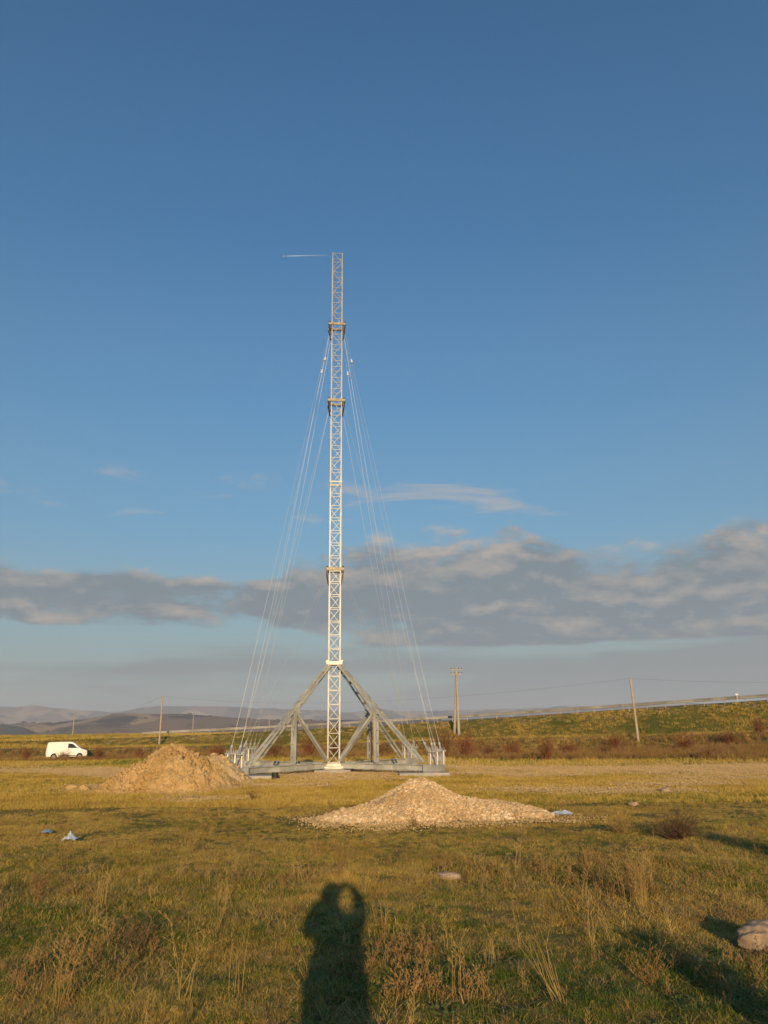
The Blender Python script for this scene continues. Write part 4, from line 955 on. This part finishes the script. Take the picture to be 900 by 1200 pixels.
# ------------------------------------------------------------------ the photographer (stands behind the view; the shadow falls into it)
def skin_obj(name, verts, edges, radii, mat, parent=None, root_i=0, sub=2):
    me = bpy.data.meshes.new(name); me.from_pydata(verts, edges, []); me.update(); o = put(name, me, parent); me.materials.append(mat)
    sk = o.modifiers.new('skin', 'SKIN'); sk.use_smooth_shade = True
    for i, r in enumerate(radii):
        d = me.skin_vertices[0].data[i]; d.radius = r if isinstance(r, tuple) else (r, r); d.use_root = (i == root_i)
    if sub: s = o.modifiers.new('subdivision', 'SUBSURF'); s.levels = sub; s.render_levels = sub
    return o
def person():
    gz = T(0, -.38); Yb = -.38
    V = [(0, Yb, .93), (0, Yb, 1.10), (0, Yb, 1.30), (-.03, Yb + .01, 1.43), (-.06, Yb + .03, 1.50), (-.07, Yb + .06, 1.58), (-.07, Yb + .07, 1.65)]
    Rr = [(.16, .12), (.15, .11), (.17, .12), (.065, .065), (.058, .058), (.082, .10), (.07, .088)]
    E = [(0, 1), (1, 2), (2, 3), (3, 4), (4, 5), (5, 6)]
    def chain(start, pts, rads):
        p = start
        for q, r in zip(pts, rads): V.append(q); Rr.append(r); E.append((p, len(V) - 1)); p = len(V) - 1
        return p
    chain(2, [(.14, Yb, 1.38), (.205, Yb + .10, 1.43), (.205, Yb + .17, 1.50), (.145, Yb + .25, 1.595), (.075, Yb + .30, 1.62)], [.062, .052, .046, .036, .032])
    chain(2, [(-.17, Yb, 1.37), (-.245, Yb + .06, 1.32), (-.235, Yb + .14, 1.37), (-.15, Yb + .24, 1.50), (-.07, Yb + .29, 1.555)], [.062, .052, .046, .036, .032])
    for s in (-1, 1): chain(0, [(s * .10, Yb, .85), (s * .115, Yb + .015, .50), (s * .12, Yb - .02, .12), (s * .125, Yb + .01, .05), (s * .14, Yb + .15, .035)], [(.095, .10), .065, .045, (.045, .05), (.045, .03)])
    body = skin_obj('person', V, E, Rr, M['skin']); body.location = (0, 0, gz)
    tag(body, 'person in dark clothes holding up a camera, whose long shadow falls across the foreground grass', 'person')
    # clothing over the same skeleton
    jv = [V[0], V[1], V[2], (-.02, Yb + .005, 1.41)]; je = [(0, 1), (1, 2), (2, 3)]; jr = [(.215, .16), (.20, .15), (.20, .145), (.085, .085)]
    def c2(start, pts, rads):
        p = start
        for q, r in zip(pts, rads): jv.append(q); jr.append(r); je.append((p, len(jv) - 1)); p = len(jv) - 1
    c2(2, [(.14, Yb, 1.38), (.205, Yb + .10, 1.43), (.205, Yb + .17, 1.50), (.15, Yb + .24, 1.585)], [.09, .072, .06, .048])
    c2(2, [(-.17, Yb, 1.37), (-.245, Yb + .06, 1.32), (-.235, Yb + .14, 1.37), (-.155, Yb + .23, 1.49)], [.085, .075, .075, .065])
    c2(0, [(0, Yb, .72)], [(.205, .16)])
    skin_obj('jacket', jv, je, jr, M['jacket'], body)
    tv = [(0, Yb, .92)]; te = []; tr = [(.17, .13)]
    for s in (-1, 1):
        p = 0
        for q, r in (((s * .105, Yb, .80), .115), ((s * .117, Yb + .015, .48), .088), ((s * .12, Yb - .02, .10), .075)): tv.append(q); tr.append(r); te.append((p, len(tv) - 1)); p = len(tv) - 1
    skin_obj('trousers', tv, te, tr, M['denim'], body)
    for s in (-1, 1): skin_obj('shoe', [(s * .125, Yb - .05, .045), (s * .13, Yb + .06, .05), (s * .14, Yb + .19, .035)], [(0, 1), (1, 2)], [.052, .052, .042], M['black_plastic'], body)
    skin_obj('hair', [(-.07, Yb + .01, 1.56), (-.07, Yb + .03, 1.63), (-.07, Yb + .08, 1.69)], [(0, 1), (1, 2)], [(.082, .06), (.098, .08), (.075, .06)], M['hair'], body)
    fc = MB(); hx, hy, hz = -.07, Yb + .165, 1.585                      # face: nose, eyes, mouth, ears
    fc.path([Vector((hx, hy - .01, hz + .03)), Vector((hx, hy + .022, hz - .015))], [.008, .014], 8); fc.build('nose', M['skin'], body, smooth=True)
    for s in (-1, 1):
        e = MB(); e.tube((hx + s * .032, hy - .02, hz + .02), (hx + s * .032, hy - .006, hz + .02), .012, .009, 10); e.build('eye', M['aircraft'], body)
        e = MB(); e.tube((hx + s * .083, hy - .10, hz), (hx + s * .098, hy - .11, hz + .005), .03, .024, 10); e.build('ear', M['skin'], body)
    mo_ = MB(); mo_.box((hx, hy - .012, hz - .055), (.045, .012, .012)); mo_.build('mouth', M['lamp_red'], body, bevel=.003)
    # fingers closed round the camera body
    for s, base in ((1, Vector((.072, Yb + .305, 1.625))), (-1, Vector((-.068, Yb + .295, 1.56)))):
        for k, L_ in enumerate((.062, .07, .066, .052)):
            b0 = base + Vector((0, .012, .022 - .017 * k)); p1 = b0 + Vector((-s * .008, L_ * .35, 0)); p2 = p1 + Vector((-s * L_ * .35, .010, 0)); p3 = p2 + Vector((-s * L_ * .28, -.006, 0))
            skin_obj('finger', [tuple(b0), tuple(p1), tuple(p2), tuple(p3)], [(0, 1), (1, 2), (2, 3)], [.0095, .009, .0085, .007], M['skin'], body, 0, 1)
        b0 = base + Vector((-s * .005, -.01, -.01)); skin_obj('thumb', [tuple(b0), tuple(b0 + Vector((-s * .03, -.012, .012))), tuple(b0 + Vector((-s * .052, -.008, .018)))], [(0, 1), (1, 2)], [.012, .0105, .0085], M['skin'], body, 0, 1)
    c = MB(); c.box((0, -.055, 1.59), (.10, .026, .062)); r = thing('compact_camera', (0, 0, gz), 'small dark camera held in both hands by the person casting the shadow', 'camera')
    c.build('camera_body', M['black_plastic'], r, bevel=.004); l = MB(); l.tube((.0, -.042, 1.592), (.0, -.012, 1.592), .024, .021, 20); l.build('lens', M['dark_steel'], r); q = MB(); q.tube((.035, -.055, 1.621), (.035, -.055, 1.627), .007, n=10); q.build('shutter_button', M['rim'], r)
person()

# ------------------------------------------------------------------ aircraft and its trail
def aircraft():
    D = 17500.0
    def pt(az, el, d=D): a, e = R_(az), R_(el); return Vector((math.sin(a) * math.cos(e) * d, math.cos(a) * math.cos(e) * d, math.sin(e) * d))
    a = pt(-8.70, 35.42); b_ = pt(-4.55, 35.68); d = (a - b_).normalized()
    root = thing('airliner', a, 'tiny airliner at the head of the thin vapour trail', 'aircraft'); root.rotation_mode = 'QUATERNION'; root.rotation_quaternion = d.to_track_quat('X', 'Z')
    m = MB(); m.path([Vector((-30, 0, 2)), Vector((-18, 0, 0)), Vector((18, 0, 0)), Vector((26, 0, -.6)), Vector((29, 0, -.8))], [.6, 2.6, 2.8, 1.8, .4], 12); m.build('fuselage', M['aircraft'], root)
    for s in (-1, 1):
        w = MB(); w.add([(6, 0, -1), (-4, 0, -1), (-10, s * 29, 1), (-7, s * 29, 1), (6, 0, -.3), (-4, 0, -.3), (-10, s * 29, 1.3), (-7, s * 29, 1.3)], [(0, 1, 2, 3), (7, 6, 5, 4), (0, 4, 5, 1), (1, 5, 6, 2), (2, 6, 7, 3), (3, 7, 4, 0)]); w.build('wing', M['aircraft'], root)
        t = MB(); t.tube((0, s * 9, -2.2), (5, s * 9, -2.2), 1.4, 1.6, 10); t.build('engine', M['aircraft'], root)
    f = MB(); f.add([(-22, -.2, 2), (-30, -.2, 2), (-33, -.2, 9), (-29, -.2, 9), (-22, .2, 2), (-30, .2, 2), (-33, .2, 9), (-29, .2, 9)], [(0, 1, 2, 3), (7, 6, 5, 4), (0, 4, 5, 1), (1, 5, 6, 2), (2, 6, 7, 3), (3, 7, 4, 0)]); f.build('tail_fin', M['aircraft'], root)
    L_ = (b_ - a).length; t = MB(); n_ = 30; t.path([Vector((-60 - (L_ - 60) * i / n_, 0, 0)) for i in range(n_ + 1)], [7 + 4 * min(1, i / 5) for i in range(n_ + 1)], 10)
    am = NT('vapour_trail'); p = am.objc(); sx_ = am.n('ShaderNodeSeparateXYZ'); am.L.new(p, sx_.inputs[0])
    mr = am.n('ShaderNodeMapRange'); am.L.new(sx_.outputs[0], mr.inputs[0]); mr.inputs[1].default_value = -L_; mr.inputs[2].default_value = -120; mr.inputs[3].default_value = .0; mr.inputs[4].default_value = .24
    am.base((.85, .85, .85)); am.set(1, 0, 0); am.L.new(am.math('MULTIPLY', mr.outputs[0], am.math('ADD', am.noise(p, .01, 3, .6), .5)), am.b.inputs['Alpha'])
    o = t.build('vapour_trail', am.mat, None, a, True); o.rotation_mode = 'QUATERNION'; o.rotation_quaternion = root.rotation_quaternion
    tag(o, 'thin white vapour trail high in the sky left of the mast top', 'vapour trail')
aircraft()

# ------------------------------------------------------------------ haze
def haze():
    m = MB(); m.box((0, 0, (430 - 130) / 2), (25600, 25600, 560)); o = m.build('haze', None); tag(o, 'pale evening haze over the plain and the far hills', 'haze', kind='stuff')
    mat = bpy.data.materials.new('haze_air'); mat.use_nodes = True; nt = mat.node_tree; nt.nodes.clear(); out = nt.nodes.new('ShaderNodeOutputMaterial'); pv = nt.nodes.new('ShaderNodeVolumePrincipled')
    pv.inputs['Color'].default_value = (.73, .83, 1.0, 1); pv.inputs['Density'].default_value = 1.25e-4; pv.inputs['Anisotropy'].default_value = 0.0
    nt.links.new(pv.outputs[0], out.inputs['Volume']); o.data.materials.append(mat)
haze()
